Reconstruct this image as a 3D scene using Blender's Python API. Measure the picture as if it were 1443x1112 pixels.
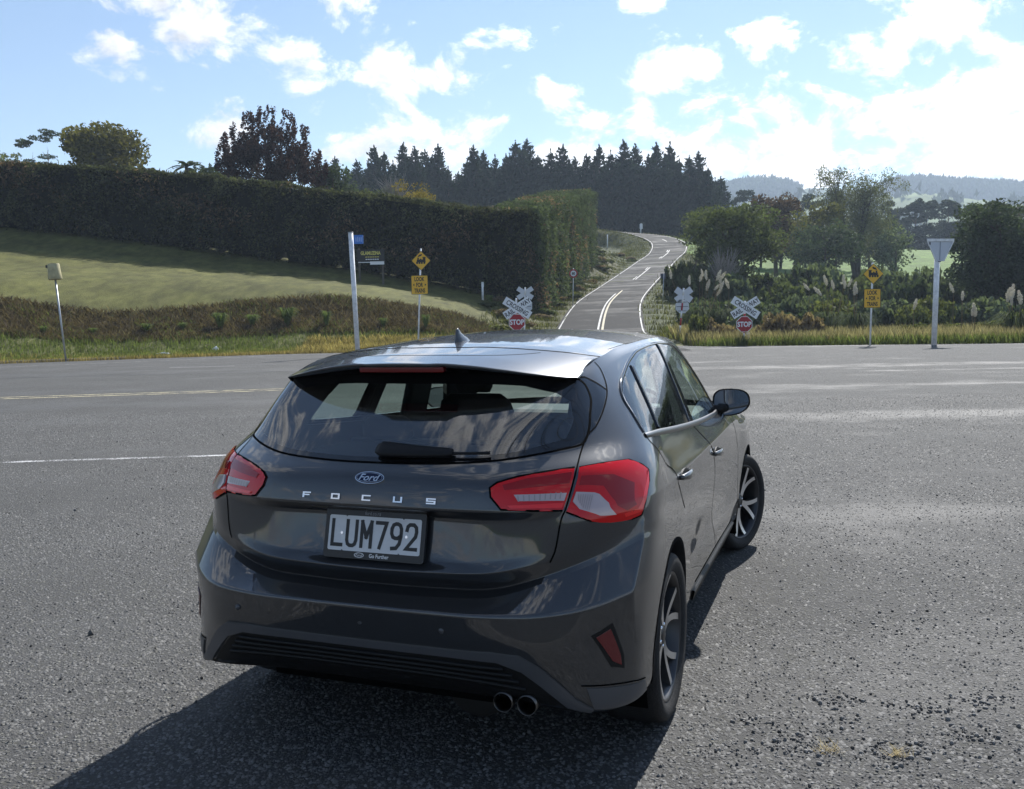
import bpy, bmesh, math, random
import numpy as np
from mathutils import Vector, Matrix, geometry
R = math.radians
rng = np.random.default_rng(7); random.seed(7)
for o in list(bpy.data.objects): bpy.data.objects.remove(o)
scene = bpy.context.scene
col = scene.collection
# ---------------------------------------------------------------- camera
cam_d = bpy.data.cameras.new('camera'); cam = bpy.data.objects.new('camera', cam_d); col.objects.link(cam)
cam_d.sensor_width = 36; cam_d.lens = 31.48; cam_d.clip_start = .05; cam_d.clip_end = 20000
cam.matrix_world = Matrix.Translation((0, 0, 1.54)) @ Matrix.Rotation(R(85.4), 4, 'X') @ Matrix.Rotation(R(-1.16), 4, 'Z')
scene.camera = cam
# ---------------------------------------------------------------- sky, sun, exposure
SUN_AZ, SUN_EL = 26.0, 43.0            # degrees right of the view axis, above the horizon
world = bpy.data.worlds.new('World'); scene.world = world; world.use_nodes = True
def build_world():
    nt = world.node_tree; N = nt.nodes; L = nt.links; N.clear()
    def nd(t, **kw):
        n = N.new(t)
        for k, v in kw.items(): setattr(n, k, v)
        return n
    def mth(op, a, b=None, c=None):
        n = nd('ShaderNodeMath', operation=op)
        for i, v in enumerate((a, b, c)):
            if v is None: continue
            if isinstance(v, (int, float)): n.inputs[i].default_value = v
            else: L.new(v, n.inputs[i])
        return n.outputs[0]
    sky = nd('ShaderNodeTexSky', sky_type='NISHITA', sun_disc=False, sun_elevation=R(SUN_EL), sun_rotation=R(SUN_AZ),
             altitude=50, air_density=1.0, dust_density=.05, ozone_density=1.6)
    tc = nd('ShaderNodeTexCoord')
    sep = nd('ShaderNodeSeparateXYZ'); L.new(tc.outputs['Generated'], sep.inputs[0])
    z = mth('MAXIMUM', sep.outputs[2], -1.)
    az = mth('ARCTAN2', sep.outputs[0], sep.outputs[1]); el = mth('ARCSINE', z)
    cmb = nd('ShaderNodeCombineXYZ'); L.new(az, cmb.inputs[0]); L.new(el, cmb.inputs[1])
    def noise(scale, detail, rough, src, dist=0.):
        n = nd('ShaderNodeTexNoise'); L.new(src, n.inputs['Vector'])
        n.inputs['Scale'].default_value = scale; n.inputs['Detail'].default_value = detail
        n.inputs['Roughness'].default_value = rough; n.inputs['Distortion'].default_value = dist
        return n.outputs['Fac']
    # domain for the puffs: the direction itself, so the sky closes without a seam
    mp = nd('ShaderNodeMapping'); L.new(tc.outputs['Generated'], mp.inputs[0]); mp.inputs['Scale'].default_value = (1, 1, 1.5); mp.inputs['Location'].default_value = (1.3, .4, 2.1)
    mp2 = nd('ShaderNodeMapping'); L.new(tc.outputs['Generated'], mp2.inputs[0]); mp2.inputs['Scale'].default_value = (1, 1, 1.5); mp2.inputs['Location'].default_value = (1.3 + .008, .4, 2.1 + .020)
    puff = noise(14., 10, .62, mp.outputs[0], .25); puff2 = noise(14., 6, .62, mp2.outputs[0], .25)
    # fair-weather cumulus: heaps at these azimuths and heights, others drift over the rest of the sky
    best = None
    for a_, e_, wa, we in CUMULUS:
        v1 = nd('ShaderNodeVectorMath', operation='SUBTRACT'); L.new(cmb.outputs[0], v1.inputs[0]); v1.inputs[1].default_value = (R(a_), R(e_), 0)
        v2 = nd('ShaderNodeVectorMath', operation='MULTIPLY'); L.new(v1.outputs[0], v2.inputs[0]); v2.inputs[1].default_value = (1/R(wa), 1/R(we), 0)
        v3 = nd('ShaderNodeVectorMath', operation='LENGTH'); L.new(v2.outputs[0], v3.inputs[0])
        best = v3.outputs['Value'] if best is None else mth('MINIMUM', best, v3.outputs['Value'])
    heap = mth('SUBTRACT', .46, mth('MULTIPLY', best, .44))
    drift = noise(2.3, 3, .5, mp.outputs[0]); lowcov = nd('ShaderNodeMapRange', clamp=True); L.new(el, lowcov.inputs[0])
    for i, v in enumerate((R(4), R(11.5), .26, -.25)): lowcov.inputs[1 + i].default_value = v
    field = mth('ADD', mth('MULTIPLY', mth('SUBTRACT', drift, .505), 3.2), lowcov.outputs[0])
    field = mth('MINIMUM', field, .42)
    d = mth('ADD', mth('MAXIMUM', heap, field), mth('MULTIPLY', mth('SUBTRACT', puff, .5), 2.7))
    d = mth('MULTIPLY', d, .5)
    al = nd('ShaderNodeMapRange', clamp=True, interpolation_type='SMOOTHSTEP'); L.new(d, al.inputs[0])
    al.inputs[1].default_value = .0; al.inputs[2].default_value = .22
    relief = mth('MULTIPLY', mth('SUBTRACT', puff, puff2), 2.0)
    # thick cores are a little greyer than the sunlit rims
    core = nd('ShaderNodeMapRange', clamp=True); L.new(d, core.inputs[0])
    core.inputs[1].default_value = .12; core.inputs[2].default_value = .5; core.inputs[3].default_value = 1.04; core.inputs[4].default_value = .78
    # lit from the sun side
    dot = nd('ShaderNodeVectorMath', operation='DOT_PRODUCT'); L.new(tc.outputs['Generated'], dot.inputs[0])
    sv = (math.sin(R(SUN_AZ)) * math.cos(R(SUN_EL)), math.cos(R(SUN_AZ)) * math.cos(R(SUN_EL)), math.sin(R(SUN_EL)))
    dot.inputs[1].default_value = sv
    glow = nd('ShaderNodeMapRange', clamp=True); L.new(dot.outputs['Value'], glow.inputs[0])
    glow.inputs[1].default_value = -.6; glow.inputs[2].default_value = .9; glow.inputs[3].default_value = CLOUD_LUM[0]; glow.inputs[4].default_value = CLOUD_LUM[1]
    near = nd('ShaderNodeMapRange', clamp=True, interpolation_type='SMOOTHSTEP'); L.new(dot.outputs['Value'], near.inputs[0])   # forward scattering: clouds near the sun are far brighter
    near.inputs[1].default_value = .62; near.inputs[2].default_value = 1.0; near.inputs[4].default_value = 8.
    lit = mth('ADD', glow.outputs[0], near.outputs[0])
    lum = mth('MULTIPLY', lit, mth('MAXIMUM', .55, mth('ADD', core.outputs[0], relief)))
    ccol = nd('ShaderNodeCombineColor')
    L.new(mth('MULTIPLY', lum, .985), ccol.inputs[0]); L.new(mth('MULTIPLY', lum, .99), ccol.inputs[1]); L.new(mth('MULTIPLY', lum, 1.02), ccol.inputs[2])
    mix = nd('ShaderNodeMix', data_type='RGBA'); L.new(al.outputs[0], mix.inputs[0]); L.new(sky.outputs[0], mix.inputs[6]); L.new(ccol.outputs[0], mix.inputs[7])
    bg = nd('ShaderNodeBackground'); L.new(mix.outputs[2], bg.inputs[0]); bg.inputs[1].default_value = SKY_STR
    out = nd('ShaderNodeOutputWorld'); L.new(bg.outputs[0], out.inputs[0])
SKY_STR = .080
CUMULUS = [(-17,17.6,5.0,2.6),(-13.5,16.0,3.2,1.8),(-23,15.8,2.4,1.2),(-20.5,18.5,1.5,1.5),(-7.5,15.2,3.2,1.5),(-4.2,14.8,2.8,1.2),(2.6,13.8,2.4,1.0),(15.2,16.8,2.4,1.0),(11.8,15.2,3.4,1.6),(8.6,13.4,1.5,2.6),(8.8,19.0,1.2,1.5),
           (22.5,14.6,4.0,2.0),(25.5,15.2,1.6,.8),(16.4,12.6,3.2,2.0),(-16.5,11.8,2.0,1.6),(-3.0,11.4,3.6,2.4),(-8.5,10.6,4.0,1.3),(4,9.4,7,2.6),(11,9.4,6,3.0),(19,9.6,7,3.6),(26,10.5,7,4.0),(14,7,12,3),(29,12,4,3),(33,10,8,5),(44,11,8,6),(-36,9,6,2.5)]
CLOUD_LUM = (5.8, 6.6)
build_world()
sun_d = bpy.data.lights.new('sun', 'SUN'); sun = bpy.data.objects.new('sun', sun_d); col.objects.link(sun)
sun_d.energy = 5.0; sun_d.angle = R(.53); sun_d.color = (1, .97, .925)
sun.rotation_euler = (R(90 - SUN_EL), 0, R(180 - SUN_AZ)); sun.location = (20, 40, 60)
vs = scene.view_settings; vs.view_transform = 'Standard'; vs.look = 'None'; vs.exposure = 0.85; vs.gamma = 1.0; vs.use_curve_mapping = False
# ---------------------------------------------------------------- helpers
MATS = {}
def mat(name, color=(.5,.5,.5), rough=.5, metal=0., spec=.5, coat=0., coat_r=.03, emit=None, var=0., var_scale=8., bump=0., bump_scale=60., island=0., trans=0., sheen=0., alpha=1.):
    if name in MATS: return MATS[name]
    m = bpy.data.materials.new(name); m.use_nodes = True; nt = m.node_tree; b = nt.nodes['Principled BSDF']
    b.inputs['Base Color'].default_value = (*color, 1); b.inputs['Roughness'].default_value = rough; b.inputs['Metallic'].default_value = metal
    b.inputs['Specular IOR Level'].default_value = spec; b.inputs['Coat Weight'].default_value = coat; b.inputs['Coat Roughness'].default_value = coat_r
    b.inputs['Transmission Weight'].default_value = trans
    if emit: b.inputs['Emission Color'].default_value = (*emit[0], 1); b.inputs['Emission Strength'].default_value = emit[1]
    if var or island or bump:
        tc = nt.nodes.new('ShaderNodeTexCoord')
        src = None
        if var:
            n = nt.nodes.new('ShaderNodeTexNoise'); n.inputs['Scale'].default_value = var_scale; n.inputs['Detail'].default_value = 6; n.inputs['Roughness'].default_value = .6
            nt.links.new(tc.outputs['Object'], n.inputs['Vector'])
            mr = nt.nodes.new('ShaderNodeMapRange'); nt.links.new(n.outputs['Fac'], mr.inputs[0])
            mr.inputs[1].default_value = .3; mr.inputs[2].default_value = .7; mr.inputs[3].default_value = 1 - var; mr.inputs[4].default_value = 1 + var
            src = mr.outputs[0]
        if island:
            g = nt.nodes.new('ShaderNodeNewGeometry')
            mr = nt.nodes.new('ShaderNodeMapRange'); nt.links.new(g.outputs['Random Per Island'], mr.inputs[0])
            mr.inputs[3].default_value = 1 - island; mr.inputs[4].default_value = 1 + island
            if src:
                mu = nt.nodes.new('ShaderNodeMath'); mu.operation = 'MULTIPLY'; nt.links.new(src, mu.inputs[0]); nt.links.new(mr.outputs[0], mu.inputs[1]); src = mu.outputs[0]
            else: src = mr.outputs[0]
        if src:
            vm = nt.nodes.new('ShaderNodeVectorMath'); vm.operation = 'SCALE'; vm.inputs[0].default_value = color; nt.links.new(src, vm.inputs['Scale'])
            nt.links.new(vm.outputs[0], b.inputs['Base Color'])
        if bump:
            n = nt.nodes.new('ShaderNodeTexNoise'); n.inputs['Scale'].default_value = bump_scale; n.inputs['Detail'].default_value = 4
            nt.links.new(tc.outputs['Object'], n.inputs['Vector'])
            bp = nt.nodes.new('ShaderNodeBump'); bp.inputs['Strength'].default_value = bump; bp.inputs['Distance'].default_value = .01
            nt.links.new(n.outputs['Fac'], bp.inputs['Height']); nt.links.new(bp.outputs[0], b.inputs['Normal'])
    MATS[name] = m
    return m
def tag(o, label=None, cat=None, group=None, kind=None):
    if label: o['label'] = label
    if cat: o['category'] = cat
    if group: o['group'] = group
    if kind: o['kind'] = kind
    return o
def empty(name, loc=(0,0,0), rz=0., parent=None):
    o = bpy.data.objects.new(name, None); col.objects.link(o); o.location = loc; o.rotation_euler = (0, 0, rz); o.parent = parent
    o.empty_display_size = .2
    return o
def obj(name, me, m=None, parent=None, loc=None):
    o = bpy.data.objects.new(name, me); col.objects.link(o)
    if m is not None and not me.materials: me.materials.append(m)
    if parent is not None: o.parent = parent
    if loc is not None: o.location = loc
    return o
def mesh(name, V, F, smooth=False, normals=None):
    me = bpy.data.meshes.new(name)
    V = np.asarray(V, np.float32).reshape(-1, 3)
    if isinstance(F, np.ndarray) and F.ndim == 2:
        n = F.shape[1]; me.vertices.add(len(V)); me.vertices.foreach_set('co', V.ravel())
        me.loops.add(F.size); me.loops.foreach_set('vertex_index', F.astype(np.int32).ravel())
        me.polygons.add(len(F)); me.polygons.foreach_set('loop_start', np.arange(0, F.size, n, dtype=np.int32))
        me.update(calc_edges=True); me.validate()
    else:
        me.from_pydata([tuple(map(float, v)) for v in V], [], [tuple(map(int, f)) for f in F]); me.update()
    if smooth: me.polygons.foreach_set('use_smooth', np.ones(len(me.polygons), bool))
    if normals is not None:
        me.normals_split_custom_set_from_vertices([tuple(map(float, n)) for n in normals])
    return me
class MB:
    """Collects boxes, tubes, lathes and prisms; build() links them as one mesh object."""
    def __init__(s): s.V = []; s.F = []
    def add(s, V, F):
        k = len(s.V); s.V += [tuple(map(float, v)) for v in V]; s.F += [tuple(i + k for i in f) for f in F]; return s
    def box(s, c, d, M=None, bev=0.):
        x, y, z = (v / 2 for v in d)
        if bev:
            bm = bmesh.new(); bmesh.ops.create_cube(bm, size=1); bmesh.ops.scale(bm, vec=d, verts=bm.verts)
            bmesh.ops.bevel(bm, geom=bm.edges[:] , offset=bev, segments=2, affect='EDGES', profile=.5)
            bm.verts.ensure_lookup_table(); bm.verts.index_update()
            V = [v.co.copy() for v in bm.verts]; F = [[v.index for v in f.verts] for f in bm.faces]; bm.free()
        else:
            V = [Vector((sx*x, sy*y, sz*z)) for sx in (-1,1) for sy in (-1,1) for sz in (-1,1)]
            F = [(0,1,3,2),(4,6,7,5),(0,4,5,1),(2,3,7,6),(0,2,6,4),(1,5,7,3)]
        V = [(M @ v if M is not None else v) + Vector(c) for v in V]
        return s.add(V, F)
    def tube(s, pts, r, n=8, cap=True):
        pts = [Vector(p) for p in pts]; rr = r if isinstance(r, (list, tuple)) else [r] * len(pts)
        V = []; up = None
        for i, p in enumerate(pts):
            t = (pts[min(i+1, len(pts)-1)] - pts[max(i-1, 0)]).normalized()
            if up is None:
                up = Vector((0,0,1)) if abs(t.z) < .9 else Vector((1,0,0))
            a = t.cross(up).normalized(); b = t.cross(a).normalized(); up = -b if False else up
            for k in range(n):
                th = 2 * math.pi * k / n; V.append(p + (a * math.cos(th) + b * math.sin(th)) * rr[i])
        F = [(i*n+k, i*n+(k+1) % n, (i+1)*n+(k+1) % n, (i+1)*n+k) for i in range(len(pts)-1) for k in range(n)]
        if cap: F += [tuple(range(n))[::-1], tuple(range((len(pts)-1)*n, len(pts)*n))]
        return s.add(V, F)
    def lathe(s, prof, n=48, axis='X', off=(0,0,0), close=False):
        """prof: (radius, along) pairs turned round an axis."""
        V = []
        for r, a in prof:
            for k in range(n):
                th = 2 * math.pi * k / n; c, d = r * math.cos(th), r * math.sin(th)
                v = (a, c, d) if axis == 'X' else (c, a, d) if axis == 'Y' else (c, d, a)
                V.append(Vector(v) + Vector(off))
        m = len(prof)
        F = [(i*n+k, i*n+(k+1) % n, ((i+1) % m)*n+(k+1) % n, ((i+1) % m)*n+k) for i in range(m if close else m-1) for k in range(n)]
        return s.add(V, F)
    def prism(s, poly, z0, z1, M=None):
        """poly in local xy, extruded local z0..z1, placed by matrix M."""
        n = len(poly); V = [Vector((x, y, z)) for z in (z0, z1) for x, y in poly]
        if M is not None: V = [M @ v for v in V]
        F = [tuple(range(n))[::-1], tuple(range(n, 2*n))] + [(i, (i+1) % n, n+(i+1) % n, n+i) for i in range(n)]
        return s.add(V, F)
    def mesh(s, name, smooth=False): 
        me = mesh(name, s.V, s.F, smooth)
        return me
    def build(s, name, m, parent=None, smooth=False, sharp=None, loc=None):
        me = mesh(name, s.V, s.F, smooth)
        if sharp is not None and smooth: me.set_sharp_from_angle(angle=R(sharp))
        return obj(name, me, m, parent, loc)
def text_mesh(txt, size=1., bold=0., sx=1., shear=0., extrude=0.):
    c = bpy.data.curves.new('t', 'FONT'); c.body = txt; c.size = size; c.align_x = 'CENTER'; c.align_y = 'CENTER'; c.offset = bold; c.shear = shear; c.extrude = extrude; c.resolution_u = 3
    o = bpy.data.objects.new('t', c); col.objects.link(o); bpy.context.view_layer.update()
    me = bpy.data.meshes.new_from_object(o); bpy.data.objects.remove(o); bpy.data.curves.remove(c)
    co = np.empty(len(me.vertices) * 3, np.float32); me.vertices.foreach_get('co', co); co = co.reshape(-1, 3)
    if len(co):
        mid = (co.min(0) + co.max(0)) / 2; co[:, :2] -= mid[:2]; co[:, 0] *= sx
    me.vertices.foreach_set('co', co.ravel()); me.materials.clear(); me.update()
    return me
def text_obj(name, txt, m, parent, M, size=1., **kw):
    me = text_mesh(txt, size, **kw); me.transform(M)
    return obj(name, me, m, parent)
def interp(x, xs, ys): return float(np.interp(x, xs, ys))
# ---------------------------------------------------------------- car body surface (car frame: x right, y forward from rear axle, z up)
REAR = [  # rows bottom -> top, columns c0..c6 round the rear corner
 [(0,-.62,.27),(.22,-.62,.27),(.44,-.60,.26),(.60,-.56,.245),(.72,-.50,.235),(.80,-.44,.23),(.82,-.37,.23)],
 [(0,-.755,.36),(.22,-.755,.36),(.44,-.742,.345),(.62,-.715,.31),(.765,-.655,.285),(.86,-.53,.275),(.885,-.40,.275)],
 [(0,-.785,.42),(.22,-.784,.42),(.44,-.776,.415),(.62,-.745,.405),(.765,-.665,.40),(.868,-.54,.40),(.897,-.41,.40)],
 [(0,-.80,.50),(.22,-.80,.50),(.44,-.795,.50),(.62,-.762,.505),(.765,-.668,.52),(.872,-.54,.53),(.903,-.41,.54)],
 [(0,-.815,.612),(.22,-.813,.612),(.44,-.803,.614),(.62,-.765,.620),(.765,-.675,.632),(.876,-.560,.660),(.908,-.41,.68)],
 [(0,-.735,.634),(.22,-.733,.636),(.44,-.715,.647),(.60,-.675,.695),(.75,-.59,.750),(.884,-.435,.806),(.905,-.36,.80)],
 [(0,-.70,.655),(.22,-.698,.657),(.44,-.685,.668),(.605,-.655,.715),(.752,-.580,.770),(.882,-.425,.826),(.905,-.34,.82)],
 [(0,-.735,.715),(.22,-.732,.718),(.44,-.715,.728),(.62,-.655,.765),(.757,-.573,.805),(.880,-.418,.850),(.905,-.33,.845)],
 [(0,-.695,.745),(.22,-.695,.747),(.42,-.70,.762),(.63,-.648,.80),(.762,-.568,.83),(.878,-.41,.870),(.904,-.32,.868)],
 [(0,-.658,.888),(.22,-.658,.888),(.43,-.68,.893),(.65,-.630,.900),(.772,-.555,.900),(.876,-.40,.905),(.902,-.31,.902)],
 [(0,-.735,.928),(.22,-.733,.928),(.46,-.705,.928),(.666,-.618,.930),(.785,-.530,.932),(.874,-.385,.938),(.900,-.29,.938)],
 [(0,-.702,1.022),(.22,-.699,1.022),(.44,-.675,1.02),(.682,-.545,1.035),(.790,-.430,1.04),(.858,-.295,1.035),(.882,-.19,1.02)],
 [(0,-.66,1.063),(.22,-.65,1.066),(.44,-.60,1.078),(.655,-.455,1.110),(.738,-.345,1.122),(.795,-.235,1.125),(.826,-.12,1.118)],
 [(0,-.495,1.203),(.22,-.487,1.205),(.42,-.447,1.213),(.612,-.360,1.236),(.684,-.240,1.246),(.723,-.122,1.250),(.746,-.01,1.252)],
 [(0,-.32,1.350),(.20,-.315,1.350),(.38,-.292,1.349),(.592,-.262,1.330),(.632,-.172,1.342),(.648,-.055,1.358),(.657,.08,1.375)],
 [(0,-.29,1.368),(.20,-.285,1.368),(.38,-.262,1.370),(.588,-.240,1.350),(.612,-.152,1.370),(.619,-.045,1.392),(.622,.09,1.408)],
]
YS = [0.0,.42,.90,1.35,1.80,2.28,2.70,3.08]      # c7..c14 for the lower rows
SZ = [.22,.27,.39,.50,.62,.71,.755,.79,.83,.88,.925,.985]
SX = [[.80,.80,.80,.80,.80,.80,.80,.78],[.890,.866,.862,.862,.864,.866,.888,.855],[.905,.885,.874,.872,.876,.888,.905,.875],
      [.909,.890,.868,.866,.871,.892,.910,.880],[.911,.896,.880,.878,.882,.896,.912,.880],[.910,.900,.890,.888,.890,.898,.911,.875],
      [.909,.902,.895,.893,.895,.899,.909,.868],[.908,.904,.899,.897,.898,.899,.906,.86],[.907,.905,.902,.900,.899,.897,.900,.85],
      [.905,.904,.903,.901,.898,.893,.888,.83],[.902,.903,.903,.901,.895,.882,.862,.80],[.882,.880,.878,.874,.866,.850,.825,.77]]
FRZ = [.0,.0,.0,.0,.0,.0,.0,.0,.0,.0,-.02,-.05]
FRONT = [[(.66,3.22,.21),(.36,3.30,.21),(0,3.33,.21)],[(.74,3.36,.26),(.40,3.50,.26),(0,3.54,.26)],[(.76,3.38,.36),(.42,3.53,.36),(0,3.57,.36)],
 [(.765,3.385,.45),(.42,3.535,.45),(0,3.575,.45)],[(.765,3.385,.54),(.42,3.53,.54),(0,3.57,.54)],[(.76,3.375,.60),(.42,3.52,.60),(0,3.56,.60)],
 [(.755,3.365,.64),(.415,3.51,.64),(0,3.55,.64)],[(.75,3.35,.67),(.41,3.495,.67),(0,3.535,.67)],[(.74,3.33,.70),(.40,3.475,.70),(0,3.515,.70)],
 [(.72,3.29,.735),(.39,3.44,.735),(0,3.48,.735)],[(.69,3.22,.765),(.37,3.37,.775),(0,3.41,.78)],[(.63,3.05,.835),(.34,3.18,.855),(0,3.22,.865)]]
UPS = [[(.837,.10,1.103),(.846,.42,1.080),(.852,.88,1.052),(.849,1.3,1.032),(.832,1.78,1.012),(.803,2.05,1.005),(.737,2.30,1.0),(.60,2.46,1.0),(.42,2.56,1.0),(.21,2.61,1.0),(0,2.63,1.0)],
 [(.755,.17,1.255),(.765,.46,1.257),(.768,.88,1.25),(.763,1.28,1.238),(.746,1.62,1.222),(.715,1.83,1.21),(.65,2.02,1.21),(.53,2.15,1.215),(.37,2.23,1.22),(.19,2.27,1.225),(0,2.28,1.225)],
 [(.662,.25,1.394),(.674,.5,1.408),(.68,.88,1.42),(.674,1.22,1.418),(.656,1.45,1.408),(.62,1.58,1.404),(.56,1.68,1.418),(.46,1.76,1.438),(.32,1.82,1.452),(.16,1.85,1.462),(0,1.86,1.465)],
 [(.618,.26,1.425),(.628,.5,1.438),(.633,.88,1.450),(.627,1.2,1.449),(.610,1.42,1.441),(.578,1.53,1.437),(.525,1.62,1.442),(.43,1.70,1.456),(.30,1.76,1.468),(.15,1.79,1.476),(0,1.80,1.48)]]
def car_control():
    rows = []
    for k in range(16):
        r = list(REAR[k])
        if k < 12:
            for j, y in enumerate(YS):
                z = SZ[k]; fz = max(0., (y - 1.8) / 1.28)
                if k >= 9: z -= (.03, .06, .075)[k - 9] * fz ** 1.3
                r.append((SX[k][j], y, z))
            r += FRONT[k]
        else:
            r += UPS[k - 12]
        rows.append(r)
    return np.array(rows, float)
def hermite_axis(P, n, crease, mirror_ends):
    """Catmull-Rom through the points along axis 0; crease (0..1) breaks the tangent."""
    K = P.shape[0]
    if mirror_ends:
        M = np.array([-1., 1, 1]); Q = np.concatenate([P[1:2] * M, P, P[-2:-1] * M])
    else:
        Q = np.concatenate([2 * P[:1] - P[1:2], P, 2 * P[-1:] - P[-2:-1]])
    L = np.sqrt(np.maximum(np.linalg.norm(Q[1:] - Q[:-1], axis=-1, keepdims=True), 1e-5))
    D = (Q[1:] - Q[:-1]) / L
    L0, L1, D0, D1 = L[:-1], L[1:], D[:-1], D[1:]
    T = (D0 * L1 + D1 * L0) / (L0 + L1)
    c = crease[..., None]
    Tin = T * (1 - c) + D0 * c; Tout = T * (1 - c) + D1 * c
    out = []
    for i in range(K - 1):
        h = L[i + 1]
        for j in range(n):
            t = j / n
            a, b, g, d = 2*t**3 - 3*t**2 + 1, t**3 - 2*t**2 + t, -2*t**3 + 3*t**2, t**3 - t**2
            out.append(a * P[i] + b * h * Tout[i] + g * P[i+1] + d * h * Tin[i+1])
    out.append(P[-1])
    return np.array(out)
NC, NR = 14, 10
def car_grid():
    P = car_control(); K, C = P.shape[:2]
    cc = np.zeros((C, K)); cc[5, 4:8] = .9; cc[5, 3] = .3; cc[5,8] = .4
    cr = np.zeros((K, C))
    cr[1, :] = .3; cr[4, :6] = 1; cr[4, 6:] = .3; cr[5, :6] = .8; cr[6, :5] = .8; cr[7, :3] = .9; cr[7, 3] = .5
    cr[8, :3] = .5; cr[9, :3] = .8; cr[9, 3] = .3; cr[10, :4] = .8; cr[10, 4:15] = .75; cr[12, :] = .6; cr[12, 3:7] = .25; cr[14, :] = .3
    G = hermite_axis(P.transpose(1, 0, 2), NC, cc, True)            # dense columns x rows
    x = np.linspace(0, C - 1, G.shape[0])
    crd = np.stack([np.interp(x, np.arange(C), cr[k]) for k in range(K)])
    return hermite_axis(G.transpose(1, 0, 2), NR, crd, False)       # dense rows x dense columns x 3
# ---------------------------------------------------------------- car materials
def paint_material():
    m = mat('car_paint', (.027, .029, .033), .36, .40, .25, 1.0, .02)
    nt = m.node_tree; b = nt.nodes['Principled BSDF']
    tc = nt.nodes.new('ShaderNodeTexCoord'); v = nt.nodes.new('ShaderNodeTexVoronoi'); v.inputs['Scale'].default_value = 900
    nt.links.new(tc.outputs['Object'], v.inputs['Vector'])
    mr = nt.nodes.new('ShaderNodeMapRange'); nt.links.new(v.outputs['Color'], mr.inputs[0]); mr.inputs[3].default_value = .8; mr.inputs[4].default_value = 1.25
    vm = nt.nodes.new('ShaderNodeVectorMath'); vm.operation = 'SCALE'; vm.inputs[0].default_value = (.027, .029, .033); nt.links.new(mr.outputs[0], vm.inputs['Scale'])
    nt.links.new(vm.outputs[0], b.inputs['Base Color'])
    b.inputs['Coat IOR'].default_value = 1.7
    # inner side of the sheet metal: cloth lining
    lining = nt.nodes.new('ShaderNodeBsdfDiffuse'); lining.inputs[0].default_value = (.02, .02, .021, 1)
    g = nt.nodes.new('ShaderNodeNewGeometry'); mx = nt.nodes.new('ShaderNodeMixShader')
    out = nt.nodes['Material Output']
    nt.links.new(g.outputs['Backfacing'], mx.inputs[0]); nt.links.new(b.outputs[0], mx.inputs[1]); nt.links.new(lining.outputs[0], mx.inputs[2]); nt.links.new(mx.outputs[0], out.inputs[0])
    # thin road dust dulls the clear coat in places
    n = nt.nodes.new('ShaderNodeTexNoise'); n.inputs['Scale'].default_value = 3.5; n.inputs['Detail'].default_value = 7; nt.links.new(tc.outputs['Object'], n.inputs['Vector'])
    mr2 = nt.nodes.new('ShaderNodeMapRange'); nt.links.new(n.outputs['Fac'], mr2.inputs[0]); mr2.inputs[1].default_value = .4; mr2.inputs[2].default_value = .75; mr2.inputs[3].default_value = .02; mr2.inputs[4].default_value = .09
    nt.links.new(mr2.outputs[0], b.inputs['Coat Roughness'])
    return m
def glass_material(name, tint, refl=1.0, ior=1.8):
    m = bpy.data.materials.new(name); m.use_nodes = True; nt = m.node_tree; nt.nodes.clear()
    tr = nt.nodes.new('ShaderNodeBsdfTransparent'); tr.inputs[0].default_value = (*tint, 1)
    gl = nt.nodes.new('ShaderNodeBsdfGlossy'); gl.inputs['Roughness'].default_value = .004; gl.inputs[0].default_value = (refl, refl, refl, 1)
    fr = nt.nodes.new('ShaderNodeFresnel'); ge = nt.nodes.new('ShaderNodeNewGeometry'); ir = nt.nodes.new('ShaderNodeMapRange'); nt.links.new(ge.outputs['Backfacing'], ir.inputs[0]); ir.inputs[3].default_value = ior; ir.inputs[4].default_value = 1 / ior; nt.links.new(ir.outputs[0], fr.inputs[0])
    mx = nt.nodes.new('ShaderNodeMixShader'); out = nt.nodes.new('ShaderNodeOutputMaterial')
    nt.links.new(fr.outputs[0], mx.inputs[0]); nt.links.new(tr.outputs[0], mx.inputs[1]); nt.links.new(gl.outputs[0], mx.inputs[2]); nt.links.new(mx.outputs[0], out.inputs[0])
    return m
PAINT = paint_material()
BLACK_GLOSS = mat('black_gloss', (.006, .006, .007), .06, 0, .5, .6)
BLACK_PLASTIC = mat('black_plastic', (.008, .008, .0085), .55, 0, .25, bump=.15, bump_scale=500)
GREY_PLASTIC = mat('grey_plastic', (.062, .064, .070), .34, 0, .5)
GAP = mat('panel_gap', (.002, .002, .002), .9, 0, .05)
SATIN = mat('satin_trim', (.13, .133, .137), .32, 1.0)
CHROME = mat('chrome', (.75, .76, .78), .08, 1.0)
RED_LENS = mat('red_lens', (.60, .001, .003), .08, 0, .3, .5, .008)
DARK_RED = mat('dark_red_lens', (.30, .0005, .0015), .10, 0, .3, .5)
RED_BAND = mat('bright_red_lens', (.85, .010, .008), .08, 0, .4, .8, .008)
CLEAR_LENS = mat('clear_lens', (.50, .40, .39), .22, .30, .5, .6, .01)
RUBBER = mat('tyre_rubber', (.016, .016, .017), .72, 0, .3, var=.25, var_scale=14, bump=.3, bump_scale=120)
CLOTH = mat('seat_cloth', (.016, .016, .018), .9, 0, .2)
GLASS_REAR = glass_material('tinted_rear_glass', (.70, .80, .76), 1., 2.05)
GLASS_SIDE = glass_material('tinted_side_glass', (.66, .76, .72))
GLASS_FRONT = glass_material('windscreen_glass', (.74, .82, .78))
RIM_FACE = mat('machined_alloy', (.66, .67, .69), .30, 1.0)
RIM_DARK = mat('dark_alloy', (.055, .056, .06), .35, .7)

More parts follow.
